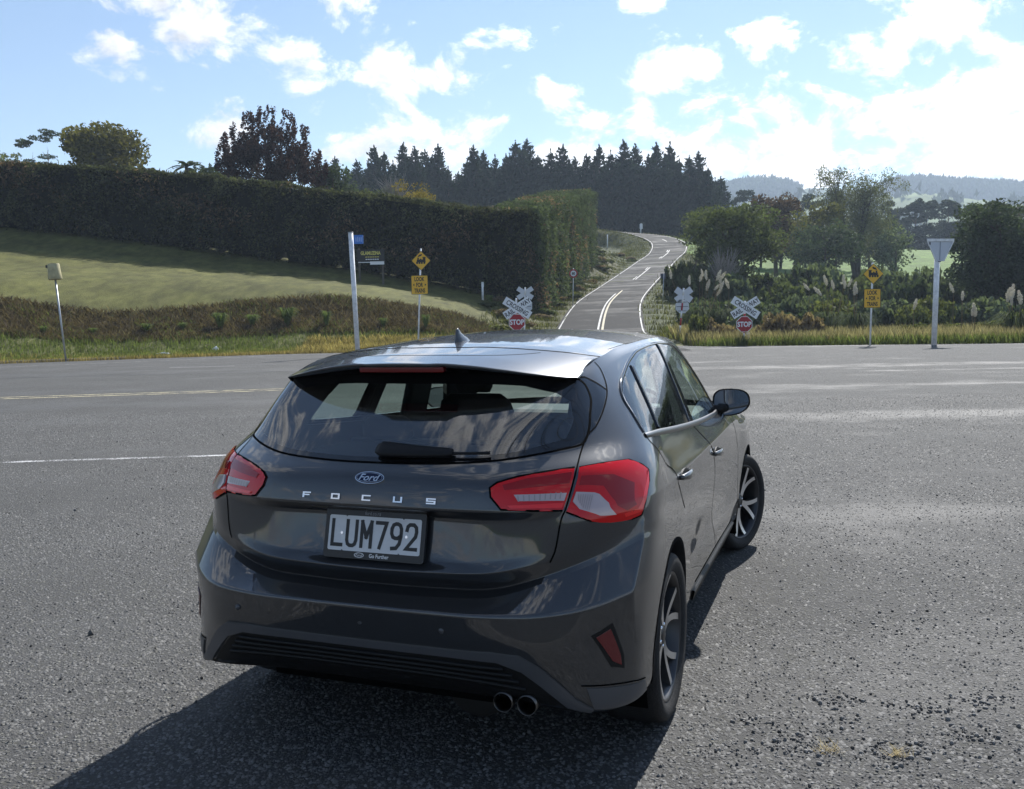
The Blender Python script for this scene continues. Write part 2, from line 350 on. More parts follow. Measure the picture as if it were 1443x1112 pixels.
GP = car_grid()
def grid_normals(G):
    ext = np.concatenate([G[:, 1:2] * (-1, 1, 1), G, G[:, -2:-1] * (-1, 1, 1)], 1)
    du = ext[:, 2:] - ext[:, :-2]
    dv = np.gradient(G, axis=0)
    n = np.cross(du, dv); n /= np.maximum(np.linalg.norm(n, axis=-1, keepdims=True), 1e-9)
    return n
GN = grid_normals(GP)
def S(r, c, off=0.):
    """Point and normal of the body surface at row r, column c (negative columns: the left side)."""
    r = np.atleast_1d(np.asarray(r, float)); c = np.atleast_1d(np.asarray(c, float)); sg = np.where(c < 0, -1., 1.)
    rr = np.clip(r * NR, 0, GP.shape[0] - 1.0001); cc = np.clip(np.abs(c) * NC, 0, GP.shape[1] - 1.0001)
    i = rr.astype(int); j = cc.astype(int); a = (rr - i)[:, None]; b = (cc - j)[:, None]
    def q(A): return A[i, j]*(1-a)*(1-b) + A[i+1, j]*a*(1-b) + A[i, j+1]*(1-a)*b + A[i+1, j+1]*a*b
    p = q(GP); n = q(GN); n /= np.linalg.norm(n, axis=1, keepdims=True)
    p = p + n * off; m = np.stack([sg, np.ones_like(sg), np.ones_like(sg)], 1)
    return p * m, n * m
def inside(poly, r, c):
    poly = np.asarray(poly, float); ins = np.zeros(np.shape(r), bool)
    for (r0, c0), (r1, c1) in zip(poly, np.roll(poly, -1, 0)):
        cond = (r0 > r) != (r1 > r)
        with np.errstate(divide='ignore', invalid='ignore'): x = c0 + (r - r0) / (r1 - r0) * (c1 - c0)
        ins ^= cond & (c < x)
    return ins
def closest_on(poly, r, c, closed=True):
    W_ = np.array([.12, .22]); P = np.asarray(poly, float) * W_; p = np.array([r, c]) * W_; best = None
    Q = np.roll(P, -1, 0) if closed else P[1:]
    for a, b in zip(P, Q):
        d = b - a; t = np.clip(np.dot(p - a, d) / max(np.dot(d, d), 1e-12), 0, 1); q = a + t * d; e = np.dot(q - p, q - p)
        if best is None or e < best[0]: best = (e, q / W_)
    return best[1]
def smooth_poly(pts, n=5, closed=True):
    P = [np.array(p, float) for p in pts]; out = []; m = len(P)
    for i in range(m if closed else m - 1):
        p0, p1, p2, p3 = (P[(i-1) % m], P[i], P[(i+1) % m], P[(i+2) % m]) if closed else (P[max(i-1,0)], P[i], P[i+1], P[min(i+2,m-1)])
        for k in range(n):
            t = k / n
            out.append(.5*((2*p1)+(-p0+p2)*t+(2*p0-5*p1+4*p2-p3)*t*t+(-p0+3*p1-3*p2+p3)*t**3))
    if not closed: out.append(P[-1])
    return out
def lin_poly(pts, n=4):
    P = [np.array(p, float) for p in pts]
    return [P[i] + (P[(i+1) % len(P)] - P[i]) * k / n for i in range(len(P)) for k in range(n)]
SCL = np.array([.12, .20])
def patch(name, outline, off, m, parent, depth=.006, step=.02, dome=0., sign=1):
    """A panel that follows the body surface inside an outline given in (row, column)."""
    O = np.array(outline, float); q = O * SCL
    lo, hi = q.min(0), q.max(0); pts = []
    for u in np.arange(lo[0], hi[0], step):
        for v in np.arange(lo[1], hi[1], step):
            pts.append((u, v))
    pts = np.array(pts) if pts else np.zeros((0, 2))
    if len(pts):
        k = inside(q, pts[:, 0], pts[:, 1])
        d = np.array([min(np.hypot(*(q - p).T)) for p in pts]); pts = pts[k & (d > step * .45)]
    allp = np.concatenate([q, pts]); n = len(q)
    res = geometry.delaunay_2d_cdt([Vector(p) for p in allp], [(i, (i+1) % n) for i in range(n)], [list(range(n))], 1, 1e-6)
    P2 = np.array([tuple(p) for p in res[0]]); F = [tuple(f) for f in res[2]]
    rc_ = P2 / SCL; offs = np.full(len(rc_), off)
    if dome:
        dd = np.array([min(np.hypot(*(q - p).T)) for p in P2]); offs += dome * np.minimum(1, dd / .05)
    p, nn = S(rc_[:, 0], rc_[:, 1] * sign); p = p + nn * offs[:, None]
    area = sum((P2[b][0]-P2[a][0])*(P2[c_][1]-P2[a][1])-(P2[b][1]-P2[a][1])*(P2[c_][0]-P2[a][0]) for a, b, c_ in [f[:3] for f in F])
    # orient by comparing with the surface normal
    f0 = F[len(F)//2]; fn = np.cross(p[f0[1]]-p[f0[0]], p[f0[2]]-p[f0[0]])
    if np.dot(fn, nn[f0[0]]) < 0: F = [f[::-1] for f in F]
    edges = {}
    for f in F:
        for a, b in zip(f, f[1:] + f[:1]): edges[(a, b)] = 1
    V = list(p); NN = list(nn); low = {}
    for (a, b) in list(edges):
        if (b, a) in edges: continue
        for v in (a, b):
            if v not in low:
                low[v] = len(V); V.append(p[v] - nn[v] * (depth + offs[v])); NN.append(nn[v])
        F.append((b, a, low[a], low[b]))
    me = mesh(name, V, F, True, NN)
    return obj(name, me, m, parent)
def ribbon(name, pts, w, off, m, parent, sign=1, closed=False, n=6, smooth=True, thick=0.):
    P = np.array(smooth_poly(pts, n, closed) if smooth else pts, float)
    p, nn = S(P[:, 0], P[:, 1] * sign, 0); p = p + nn * off
    t = np.gradient(p, axis=0)
    if closed: t = np.roll(p, -1, 0) - np.roll(p, 1, 0)
    t /= np.maximum(np.linalg.norm(t, axis=1, keepdims=True), 1e-9); sd = np.cross(nn, t)
    ww = np.asarray(w) if np.ndim(w) else np.full(len(p), w)
    if np.ndim(w): ww = np.interp(np.linspace(0, 1, len(p)), np.linspace(0, 1, len(w)), w)
    a, b = p + sd * ww[:, None] / 2, p - sd * ww[:, None] / 2; k = len(p)
    if thick:
        a2, b2 = a - nn * thick, b - nn * thick; V = np.concatenate([a, b, a2, b2]); F = []
        for i in range(k if closed else k - 1):
            j = (i + 1) % k
            F += [(i, k+i, k+j, j), (2*k+i, i, j, 2*k+j), (k+i, 3*k+i, 3*k+j, k+j)]
        return obj(name, mesh(name, V, F, True, None), m, parent)
    V = np.concatenate([a, b]); F = [(i, k+i, k+(i+1) % k, (i+1) % k) for i in range(k if closed else k-1)]
    return obj(name, mesh(name, V, F, True, np.concatenate([nn, nn])), m, parent)

CAR = empty('hatchback_car', (-.2425, 3.68, 0), -R(20.52))
tag(CAR, 'dark metallic grey five-door hatchback with its front wheels turned, parked on the gravelly chipseal', 'car')
# ---- outlines on the body in (row, column)
TG_SEAM = [(5.6,3.0),(6.9,3.03),(8.14,3.06),(9.9,3.01),(11.21,3.01),(12.12,3.26),(12.44,3.73),(12.84,4.15),(13.31,4.59),(13.9,4.9),(15,4.95)]
REAR_GLASS = [(12.06,0),(12.05,1),(12.05,2),(12.05,2.8),(12.10,3.2),(12.2,3.38),(12.44,3.68),(12.84,4.10),(13.31,4.53),(13.62,4.15),(13.95,3.6),(14.2,3.1),(14.3,2.5),(14.4,1.5),(14.45,0)]
REAR_CLEAR = [(12.16,0),(12.16,1.2),(12.18,2.2),(12.28,2.86),(12.7,3.06),(13.2,3.0),(13.50,2.72),(13.68,2.2),(13.74,1.2),(13.74,0)]
DLO = [(12.13,5.94),(12.55,5.66),(12.94,5.42),(13.27,5.59),(13.52,6.18),(13.83,7.25),(14.09,8.15),(14.14,8.85),(13.98,9.51),(13.84,10.06),(13.38,10.56),(12.78,10.86),(12.24,10.90),(12.02,10.85),(12.0,9.8),(12.0,8.82),(12.0,7.65),(12.04,6.4)]
QGLASS = [(12.2,6.05),(12.56,5.76),(12.92,5.56),(13.22,5.71),(13.46,6.25),(13.62,6.90),(12.12,6.82)]
RGLASS = [(13.67,7.22),(13.78,7.5),(14.0,8.15),(13.95,8.60),(13.0,8.50),(12.06,8.46),(12.06,7.6),(12.1,7.10)]
FGLASS = [(13.97,9.12),(13.88,9.51),(13.74,10.0),(13.30,10.47),(12.76,10.74),(12.26,10.78),(12.06,10.72),(12.05,8.92),(13.0,8.98)]
RDOOR = [(12.05,6.0),(11.72,6.15),(11.07,7.10),(9.44,7.3),(8.65,7.39),(4.98,7.95),(3.65,8.24),(1.3,8.45),(1.3,10.15),(3.44,9.89),(8.29,9.57),(10.17,9.25),(12.05,8.78)]
FDOOR = [(12.05,8.78),(10.17,9.25),(8.29,9.57),(3.44,9.89),(1.3,10.15),(1.3,11.95),(4.91,11.93),(9.69,11.57),(12.05,11.1)]
ARCHES = [(0.0, .335, .365), (2.70, .335, .362)]
def build_shell():
    nr, nc = GP.shape[:2]; nc2 = 2 * nc - 1
    Rv = np.repeat(np.arange(nr)[:, None] / NR, nc2, 1); Cv = np.repeat(((np.arange(nc2) - (nc - 1)) / NC)[None], nr, 0)
    rq = (Rv[:-1, :-1] + Rv[1:, 1:]) / 2; cq = np.abs((Cv[:-1, :-1] + Cv[1:, 1:]) / 2)
    pid = np.zeros(rq.shape, int)
    seam_c = np.interp(rq, [p[0] for p in TG_SEAM], [p[1] for p in TG_SEAM])
    pid[(rq < 5.2) & (cq < 6.4)] = 7
    pid[(rq > 6) & (cq < seam_c)] = 6
    pid[(rq > 5) & (rq < 6) & (cq < 3.0)] = 8
    pid[(rq < 10.4) & (cq > 14.3)] = 12
    pid[(rq > 10.8) & (rq < 12) & (cq > 12.4)] = 11
    pid[inside(RDOOR, rq, cq)] = 9; pid[inside(FDOOR, rq, cq)] = 10
    pid[inside(DLO, rq, cq)] = 14
    for k, P in ((2, QGLASS), (3, RGLASS), (4, FGLASS)): pid[inside(P, rq, cq)] = k
    full = lambda P: P + [(r, -c) for r, c in reversed(P) if c > 0]
    rg, rcl = full(REAR_GLASS), full(REAR_CLEAR); cs = (Cv[:-1, :-1] + Cv[1:, 1:]) / 2
    pid[inside(rg, rq, cs)] = 13; pid[inside(rcl, rq, cs)] = 1
    pid[(rq > 12.1) & (rq < 13.9) & (cq > 12.35)] = 5
    pos = S(Rv.ravel(), Cv.ravel())[0].reshape(nr, nc2, 3)
    ctr = (pos[:-1, :-1] + pos[1:, 1:]) / 2
    for y0, z0, ra in ARCHES:
        pid[(np.hypot(ctr[..., 1] - y0, ctr[..., 2] - z0) < ra) & (rq < 9)] = -1
    pid[(rq < 1.0) & (pid == 0)] = 15                       # sill underside
    # pull the cut edges onto the true outlines
    def boundary(a, b):
        ma = np.zeros((nr, nc2), bool); mb = np.zeros((nr, nc2), bool)
        for di in (0, 1):
            for dj in (0, 1):
                ma[di:nr-1+di, dj:nc2-1+dj] |= np.isin(pid, a); mb[di:nr-1+di, dj:nc2-1+dj] |= ~np.isin(pid, a) if b is None else np.isin(pid, b)
        return np.argwhere(ma & mb)
    for ids, P in (([2], QGLASS), ([3], RGLASS), ([4], FGLASS), ([2, 3, 4, 14], DLO)):
        for i, j in boundary(ids, None):
            sg = -1 if Cv[i, j] < 0 else 1
            q = closest_on(P, Rv[i, j], abs(Cv[i, j])); Rv[i, j] = q[0]; Cv[i, j] = sg * q[1]
    for ids, P in (([1], rcl), ([1, 13], rg)):
        for i, j in boundary(ids, None):
            if abs(Cv[i, j]) < 1e-6 and 0: continue
            q = closest_on(P, Rv[i, j], Cv[i, j]); Rv[i, j], Cv[i, j] = q
    pos, nrm = S(Rv.ravel(), Cv.ravel()); arch_pts = set()
    P3 = pos.reshape(nr, nc2, 3)
    for i, j in boundary([-1], None):
        x, y, z = P3[i, j]
        for y0, z0, ra in ARCHES:
            d = math.hypot(y - y0, z - z0)
            if d < ra + .06 and z > .2:
                P3[i, j, 1] = y0 + (y - y0) / d * ra; P3[i, j, 2] = z0 + (z - z0) / d * ra
    idx = np.arange(nr * nc2).reshape(nr, nc2)
    Q = np.stack([idx[:-1, :-1], idx[:-1, 1:], idx[1:, 1:], idx[1:, :-1]], -1)
    def part(name, sel, m, parent=CAR):
        q = Q[sel]; 
        if not len(q): return None
        u, inv = np.unique(q, return_inverse=True)
        return obj(name, mesh(name, pos[u], inv.reshape(-1, 4), True, nrm[u]), m, parent)
    right = (Cv[:-1, :-1] + Cv[1:, 1:]) > 0
    body = part('body_panel', pid == 0, PAINT)
    gate = part('tailgate', pid == 6, PAINT)
    part('rear_bumper', pid == 7, PAINT); part('bumper_step', pid == 8, BLACK_PLASTIC); part('front_bumper', pid == 12, PAINT); part('bonnet', pid == 11, PAINT)
    part('rear_window', pid == 1, GLASS_REAR); part('rear_window_surround', pid == 13, BLACK_GLOSS); part('windscreen', pid == 5, GLASS_FRONT)
    part('sill_underside', pid == 15, BLACK_PLASTIC)
    D = {}
    for s, side in ((1, right), (-1, ~right)):
        D[s] = (part('rear_door', (pid == 9) & side, PAINT), part('front_door', (pid == 10) & side, PAINT))
        part('quarter_window', (pid == 2) & side, GLASS_SIDE); part('door_window', (pid == 3) & side, GLASS_SIDE, D[s][0]); part('door_window', (pid == 4) & side, GLASS_SIDE, D[s][1])
        part('window_pillar_trim', (pid == 14) & side, BLACK_GLOSS)
    # wheel arch lips: a folded edge inside the opening
    for s in (1, -1):
        for y0, z0, ra in ARCHES:
            b = MB(); n = 40; a0, a1 = R(-14), R(194); ring = []
            for k in range(n + 1):
                th = a0 + (a1 - a0) * k / n; y, z = y0 + math.cos(th) * ra, z0 + math.sin(th) * ra
                d = (P3[..., 1] - y) ** 2 + (P3[..., 2] - z) ** 2 + (P3[..., 0] * s < .5) * 9
                x = P3.reshape(-1, 3)[np.argmin(d)][0]; ring.append((x, y, z))
            xs = np.array([r_[0] for r_ in ring]); xs = np.convolve(np.pad(xs, 3, 'edge'), np.ones(7) / 7, 'valid')
            V = []
            for (x, y, z), xx in zip(ring, xs):
                ny, nz = (y - y0) / ra, (z - z0) / ra
                V += [(x + s*.002, y + ny*.004, z + nz*.004), (x + s*.001, y - ny*.012, z - nz*.012), (x - s*.05, y - ny*.014, z - nz*.014)]
            F = [(3*k+q, 3*k+q+1, 3*k+q+4, 3*k+q+3)[::s] for k in range(n) for q in (0, 1)]
            obj('wheel_arch_lip', mesh('wheel_arch_lip', V, F, True), PAINT, CAR)
            b = MB(); V = []
            for k in range(n + 1):
                th = R(-25) + R(230) * k / n
                for x in (.56, .875): V.append((s*x, y0 + math.cos(th) * (ra + .012), z0 + math.sin(th) * (ra + .012)))
            F = [(2*k, 2*k+1, 2*k+3, 2*k+2) for k in range(n)]
            V.append((s*.56, y0, z0 - .1)); F += [(2*k, 2*k+2, len(V)-1) for k in range(n)]
            obj('wheel_well', mesh('wheel_well', V, F), GAP, CAR)
    return gate, body, D
GATE, BODY, DOORS = build_shell()
# ---- roof with the spoiler
def roof_z(x, y):
    zc = np.interp(y, [-.49,-.45,-.30,0,.096,.5,1.0,1.4,1.7,1.84], [1.402,1.407,1.428,1.460,1.467,1.490,1.502,1.498,1.488,1.480])
    return zc - (.056 + .060 * np.clip((-.05 - y) / .4, 0, 1)) * (np.abs(x) / .6) ** 2.6
def build_roof():
    ns, ntt = 41, 90; V = np.zeros((ntt, ns, 3))
    railx = lambda y: np.interp(y, [-.30,-.215,-.145,-.045,.09,.26,.5,.88,1.2,1.42,1.53,1.62], [.525,.556,.590,.614,.625,.628,.634,.638,.632,.615,.583,.53])
    yr = lambda x: np.interp(abs(x), [0,.125,.165,.25,.36,.45,.53,.585,.612], [-.492,-.490,-.468,-.458,-.432,-.394,-.345,-.30,-.265])
    yf = lambda x: np.interp(abs(x), [0,.15,.30,.43,.53,.60], [1.806,1.796,1.766,1.706,1.622,1.53])
    for j, s in enumerate(np.linspace(-1, 1, ns)):
        xe = s * .612
        for i, t in enumerate(np.linspace(0, 1, ntt) ** 1.15):
            y = yr(xe) + (yf(xe) - yr(xe)) * t; wlim = railx(y)
            x = s * (.612 + (wlim - .612) * min(1, max(0, (y + .20) / .22))) if y < 1.3 else s * min(.638, railx(min(y, 1.42)) + .02)
            x = np.clip(x, -max(wlim + .02, .612 if y < -.05 else 0), max(wlim + .02, .612 if y < -.05 else 0))
            V[i, j] = (x, y, roof_z(x, y))
    idx = np.arange(ntt * ns).reshape(ntt, ns)
    F = [tuple(map(int, (idx[i, j], idx[i, j+1], idx[i+1, j+1], idx[i+1, j]))) for i in range(ntt-1) for j in range(ns-1)]
    dv = np.gradient(V, axis=0); du = np.gradient(V, axis=1); nn = np.cross(du, dv); nn /= np.linalg.norm(nn, axis=-1, keepdims=True)
    split = 18
    def sub(i0, i1, name):
        k = idx[i0:i1+1]; u = k.ravel(); loc = {int(v): q for q, v in enumerate(u)}
        FF = [tuple(loc[int(v)] for v in f) for f in F if int(f[0]) in loc and int(f[2]) in loc]
        VV = V.reshape(-1, 3)[u]; NN = nn.reshape(-1, 3)[u]
        if i0 == 0:   # spoiler: trailing edge and underside back to the glass
            VV = list(VV); NN = list(NN); e = list(range(ns)); rows_ = [e]
            for dz, dy, nv in ((-.004, -.003, (0,-1,.1)), (-.010, .003, (0,-.8,-.6)), (-.024, .09, (0,-.1,-1)), (-.052, .22, (0,-.1,-1))):
                q = []
                for j in range(ns):
                    x, y, z = V[0, j]; tp = max(.25, 1 - (abs(x) / .58) ** 4); q.append(len(VV)); VV.append((x * (.98 if dy > .05 else 1), y + dy * tp, z + dz * tp)); NN.append(nv)
                rows_.append(q)
            for a, b in zip(rows_, rows_[1:]):
                FF += [(a[j+1], a[j], b[j], b[j+1]) for j in range(ns-1)]
        return obj(name, mesh(name, VV, FF, True, NN), PAINT, CAR)
    sub(0, split, 'roof_spoiler'); sub(split, ntt - 1, 'roof')
    # side flanks of the spoiler closing it to the pillars
    for s in (1, -1):
        Vv = []; jj = ns - 1 if s > 0 else 0
        for i in range(0, ntt):
            x, y, z = V[i, jj]; k_ = min(1, .45 + i/40); Vv += [(x, y, z), (x + s*.004, y, z - .010*k_), (x - s*.012, y, z - .045*k_)]
        Ff = []
        for i in range(ntt - 1):
            a = 3 * i
            for q in (0, 1): Ff.append((a+q, a+3+q, a+4+q, a+1+q)[::-s])
        obj('roof_rail', mesh('roof_rail', Vv, Ff, True), PAINT, CAR)
        # thin dark joint where the roof skin meets the side
        b = MB(); b.tube([(V[i, jj][0] - s*.035, V[i, jj][1], roof_z(V[i, jj][0] - s*.035, V[i, jj][1]) - .0008) for i in range(30, ntt-2, 3)], .0022, 5); b.build('roof_joint', GAP, CAR)
    b = MB(); b.tube([(x, V[split, j][1], V[split, j][2] - .0006) for j, x in enumerate(V[split, :, 0])], .0024, 5); b.build('panel_gap', GAP, CAR)
    # raised outline pressed in the spoiler top
    b = MB(); b.tube([(x, -.33 + .22 * abs(x / .42) ** 3, roof_z(x, -.33 + .22 * abs(x / .42) ** 3) - .0006) for x in np.linspace(-.42, .42, 30)], .0016, 5); b.build('panel_gap', GAP, CAR)
build_roof()
# ---- shark fin antenna
def antenna():
    V = []; F = []; n = 10
    prof = [(0, -.004, .165, .027), (.010, .000, .150, .022), (.026, .004, .105, .014), (.044, .010, .066, .009), (.060, .016, .044, .006), (.066, .020, .038, .003)]
    for z, a, b_, w in prof:
        for k in range(n):
            th = 2 * math.pi * k / n; cy = (a + b_) / 2
            V.append((w * math.sin(th), (b_ - a) / 2 * math.cos(th) * (1 if math.cos(th) > 0 else 1) + cy, z))
    for i in range(len(prof)-1):
        for k in range(n): F.append((i*n+k, (i+1)*n+k, (i+1)*n+(k+1) % n, i*n+(k+1) % n))
    F.append(tuple(range((len(prof)-1)*n, len(prof)*n))[::-1])
    me = mesh('roof_antenna', V, F, True); o = obj('roof_antenna', me, PAINT, CAR); o.location = (0, .04, 1.461); o.rotation_euler = (R(4), 0, 0); o.scale = (.9, .82, .86)
antenna()
# ---- panel gaps
for s in (1, -1):
    ribbon('panel_gap', TG_SEAM[1:9] + [(13.72,4.80),(14.2,4.86),(14.9,4.80)], .0055, .0012, GAP, CAR, s)
    ribbon('panel_gap', [(12.05,5.97),(11.72,6.15),(11.2,6.85),(10.6,7.22),(9.44,7.3),(8.65,7.39),(6.6,7.62)], .006, .0012, GAP, CAR, s)
    ribbon('panel_gap', [(12.0,8.78),(10.17,9.25),(8.29,9.57),(5.5,9.8),(3.44,9.89),(1.57,10.13)], .006, .0012, GAP, CAR, s)
    ribbon('panel_gap', [(11.2,11.35),(9.69,11.58),(7,11.8),(4.91,11.93),(2,12.0)], .006, .0012, GAP, CAR, s)
    ribbon('panel_gap', [(1.55,8.6),(1.5,9.5),(1.5,10.5),(1.5,11.6)], .008, .0012, GAP, CAR, s)
    ribbon('panel_gap', [(12.03,1e-4),(12.03,1),(12.03,2),(12.03,2.8),(12.08,3.22),(12.40,3.46),(12.77,3.58),(13.2,3.70),(13.7,3.55),(14.1,3.1)], .008, .0014, GAP, CAR, s)
    ribbon('panel_gap', [(14.35,2.95),(14.0,3.6),(13.65,4.15),(13.33,4.58)], .006, .0014, GAP, CAR, s)
    # side window trims
    ribbon('window_trim', [(11.97,5.95),(11.99,6.6),(11.985,7.6),(11.975,8.8),(11.98,9.8),(12.0,10.6),(12.03,10.95)], [.016,.024,.026,.024,.018], .006, SATIN, CAR, s, thick=.008)
    ribbon('window_trim', [(12.06,5.93),(12.55,5.62),(12.94,5.37),(13.29,5.54),(13.55,6.16),(13.86,7.23),(14.13,8.13),(14.19,8.86),(14.03,9.54),(13.89,10.11),(13.42,10.63),(12.80,10.94),(12.2,10.98)], .013, .004, BLACK_GLOSS, CAR, s, thick=.006)
    ribbon('pillar_trim', [(13.65,7.02),(13.0,6.98),(12.1,6.96)], .020, .005, BLACK_GLOSS, CAR, s, thick=.008)
    ribbon('pillar_trim', [(14.0,8.9),(13.0,8.76),(12.05,8.70)], .030, .004, BLACK_GLOSS, CAR, s, thick=.006)
# ---- lamps
LENS_RIB = mat('lens_rib', (.36,.30,.29), .25, .3)
def lamp(s):
    root_in = patch('tail_lamp', lin_poly([(10.8,1.95),(10.98,2.05),(11.15,2.28),(11.23,2.62),(11.24,2.975),(9.93,2.965),(10.02,2.51),(10.09,2.07),(10.5,1.95)], 4), .003, RED_LENS, CAR, .012, sign=s, dome=.005)
    root_out = patch('tail_lamp', lin_poly([(11.23,3.06),(11.25,3.66),(11.23,4.46),(11.02,4.88),(10.84,5.18),(10.51,5.23),(9.44,5.07),(8.42,4.93),(8.38,4.69),(8.85,3.74),(9.19,3.38),(9.75,3.05)], 4), .003, RED_LENS, CAR, .012, sign=s, dome=.007)
    patch('reversing_lamp', lin_poly([(10.54,2.25),(10.47,2.93),(10.26,2.93),(10.34,2.30)], 4), .0085, CLEAR_LENS, root_in, .004, sign=s)
    patch('indicator_lamp', lin_poly([(10.47,3.10),(10.4,3.52),(10.34,3.66),(10.06,3.98),(9.0,4.28),(9.12,3.92),(10.22,3.10)], 4), .0108, CLEAR_LENS, root_out, .005, sign=s)
    # inner shading elements: dark upper strip and the bright outer return
    patch('lamp_band', lin_poly([(10.86,2.12),(11.02,2.40),(11.06,2.93),(10.74,2.93),(10.70,2.14)], 4), .0084, DARK_RED, root_in, .002, sign=s)
    patch('lamp_band', lin_poly([(10.90,3.12),(10.82,3.9),(10.5,4.55),(9.5,4.72),(9.15,4.50),(10.1,4.12),(10.55,3.7),(10.66,3.12)], 4), .0108, DARK_RED, root_out, .002, sign=s)
    patch('lamp_band', lin_poly([(10.80,5.05),(10.4,5.14),(9.42,4.98),(8.75,4.86),(8.72,4.5),(8.95,4.45),(9.1,4.78),(9.6,4.86),(10.3,4.95)], 4), .0100, RED_BAND, root_out, .002, sign=s)
    patch('lamp_band', lin_poly([(10.22,2.16),(10.20,2.93),(10.06,2.93),(10.12,2.2)], 4), .0078, RED_BAND, root_in, .002, sign=s)
    for q in range(7):
        c0 = 3.16 + q * .055; ribbon('lens_rib', [(10.40 - q*.01, c0), (10.22 - q*.075, c0 + .05)], .0025, .0125, LENS_RIB, root_out, s, smooth=False)
    for q in range(9):
        c0 = 2.30 + q * .068; ribbon('lens_rib', [(10.50, c0), (10.32, c0 + .01)], .004, .0105, LENS_RIB, root_in, s, smooth=False)
    ribbon('lamp_edge', [(9.75,3.05),(9.19,3.38),(8.85,3.74),(8.38,4.69),(8.42,4.93),(9.44,5.07),(10.51,5.23),(10.84,5.18)], .006, .004, GAP, root_out, s, smooth=False)
    ribbon('lamp_edge', [(9.93,2.965),(10.02,2.51),(10.09,2.07),(10.5,1.95),(10.8,1.95),(10.98,2.05),(11.15,2.28),(11.23,2.62),(11.24,2.975)], .007, .004, GAP, root_in, s, smooth=False)
    ribbon('lamp_edge', [(11.23,3.06),(11.25,3.66),(11.23,4.46),(11.02,4.88),(10.84,5.18)], .004, .004, GAP, root_out, s, smooth=False)
    # bumper reflector in a dark pocket
    pk = patch('reflector_pocket', lin_poly([(3.16,3.98),(3.36,4.46),(2.42,4.72),(2.06,4.74),(2.20,4.40)], 4), .0012, BLACK_PLASTIC, CAR, .004, sign=s)
    patch('reflector', lin_poly([(3.08,4.08),(3.22,4.40),(2.45,4.62),(2.18,4.65),(2.34,4.44)], 4), .004, mat('reflector_red', (.12, .006, .009), .25, 0, .5, .4), pk, .004, sign=s)
for s in (1, -1): lamp(s)
b = MB(); b.box((0, -.445, 1.378), (.34, .03, .020), Matrix.Rotation(R(8), 3, 'X'), .004); b.build('high_brake_lamp', mat('brake_lamp_red', (.16, .006, .008), .15, 0, .5, .5), CAR)
# ---- lower rear trim: grey strip, black diffuser, corner valances
top = [(2.90,0),(2.91,.8),(2.93,1.54),(2.95,2.11),(2.87,2.64),(2.47,2.97),(1.85,3.35),(1.42,3.63),(1.12,3.98)]
bot = [(1.03,3.89),(1.14,3.45),(1.66,3.07),(2.32,2.65),(2.61,2.23),(2.64,1.53),(2.62,.8),(2.60,0)]
full_top = [(r, -c) for r, c in reversed(top[1:])] + top
strip = full_top + bot[:-1] + [(r, -c) for r, c in reversed(bot[:-1])]
patch('bumper_strip', lin_poly(strip, 3), .011, GREY_PLASTIC, CAR, .014)
bt = [(2.55,0),(2.57,.8),(2.59,1.53),(2.56,2.23),(2.27,2.62),(1.62,3.03),(1.10,3.40),(1.0,3.85)]
diff = [(r, -c) for r, c in reversed(bt[1:])] + bt + [(.2,3.6),(.2,2),(.2,0),(.2,-2),(.2,-3.6)]
DIFF = patch('diffuser', lin_poly(diff, 4), .002, BLACK_PLASTIC, CAR, .004, step=.03)
for rr in (2.35, 2.12, 1.88, 1.62):
    e = interp(rr, [1.5, 2.3, 2.6], [2.75, 2.4, 2.0])
    ribbon('diffuser_slat', [(rr, -e), (rr, -1), (rr, 0), (rr, 1), (rr, e)], .011, .012, BLACK_PLASTIC, DIFF, 1, thick=.010)
for s in (1, -1):
    patch('corner_valance', lin_poly([(1.72,3.86),(1.60,4.74),(1.46,5.63),(1.08,5.83),(1.06,4.55),(1.10,4.0)], 4), .005, GREY_PLASTIC, CAR, .010, sign=s)
    ribbon('panel_gap', [(1.80,3.75),(1.68,4.74),(1.50,5.7)], .005, .0016, GAP, CAR, s)
for x in (-.5, .0, .3):      # parking sensors
    b = MB(); b.lathe([(.0005, -.812), (.009, -.811), (.0105, -.806), (.0105, -.78)], 16, 'Y', (x, .012 if abs(x) > .4 else .004, .552)); b.build('parking_sensor', GREY_PLASTIC, CAR, True)
# ---- exhaust tips
for x in (.490, .572):
    b = MB(); b.lathe([(.026,-.66),(.029,-.73),(.0305,-.756),(.0322,-.757),(.0325,-.73),(.0325,-.50)], 28, 'Y', (x, -.005, .320)); b.build('exhaust_tip', mat('exhaust_steel', (.13,.125,.12), .30, 1.0), CAR, True)
    b = MB(); b.lathe([(.0001,-.66),(.0275,-.66)], 20, 'Y', (x, 0, .320)); b.build('exhaust_bore', GAP, CAR)
b = MB(); b.box((0, 1.45, .235), (1.40, 3.2, .13)); b.box((0, -.42, .33), (.95, .40, .16)); b.build('underbody', GAP, CAR)
b = MB(); b.lathe([(.0001,-.58),(.11,-.58),(.12,-.56),(.12,-.26),(.11,-.24),(.0001,-.24)], 20, 'Y', (.32, 0, .285)); b.build('silencer', mat('silencer_steel', (.04,.038,.036), .6, .6), CAR, True)
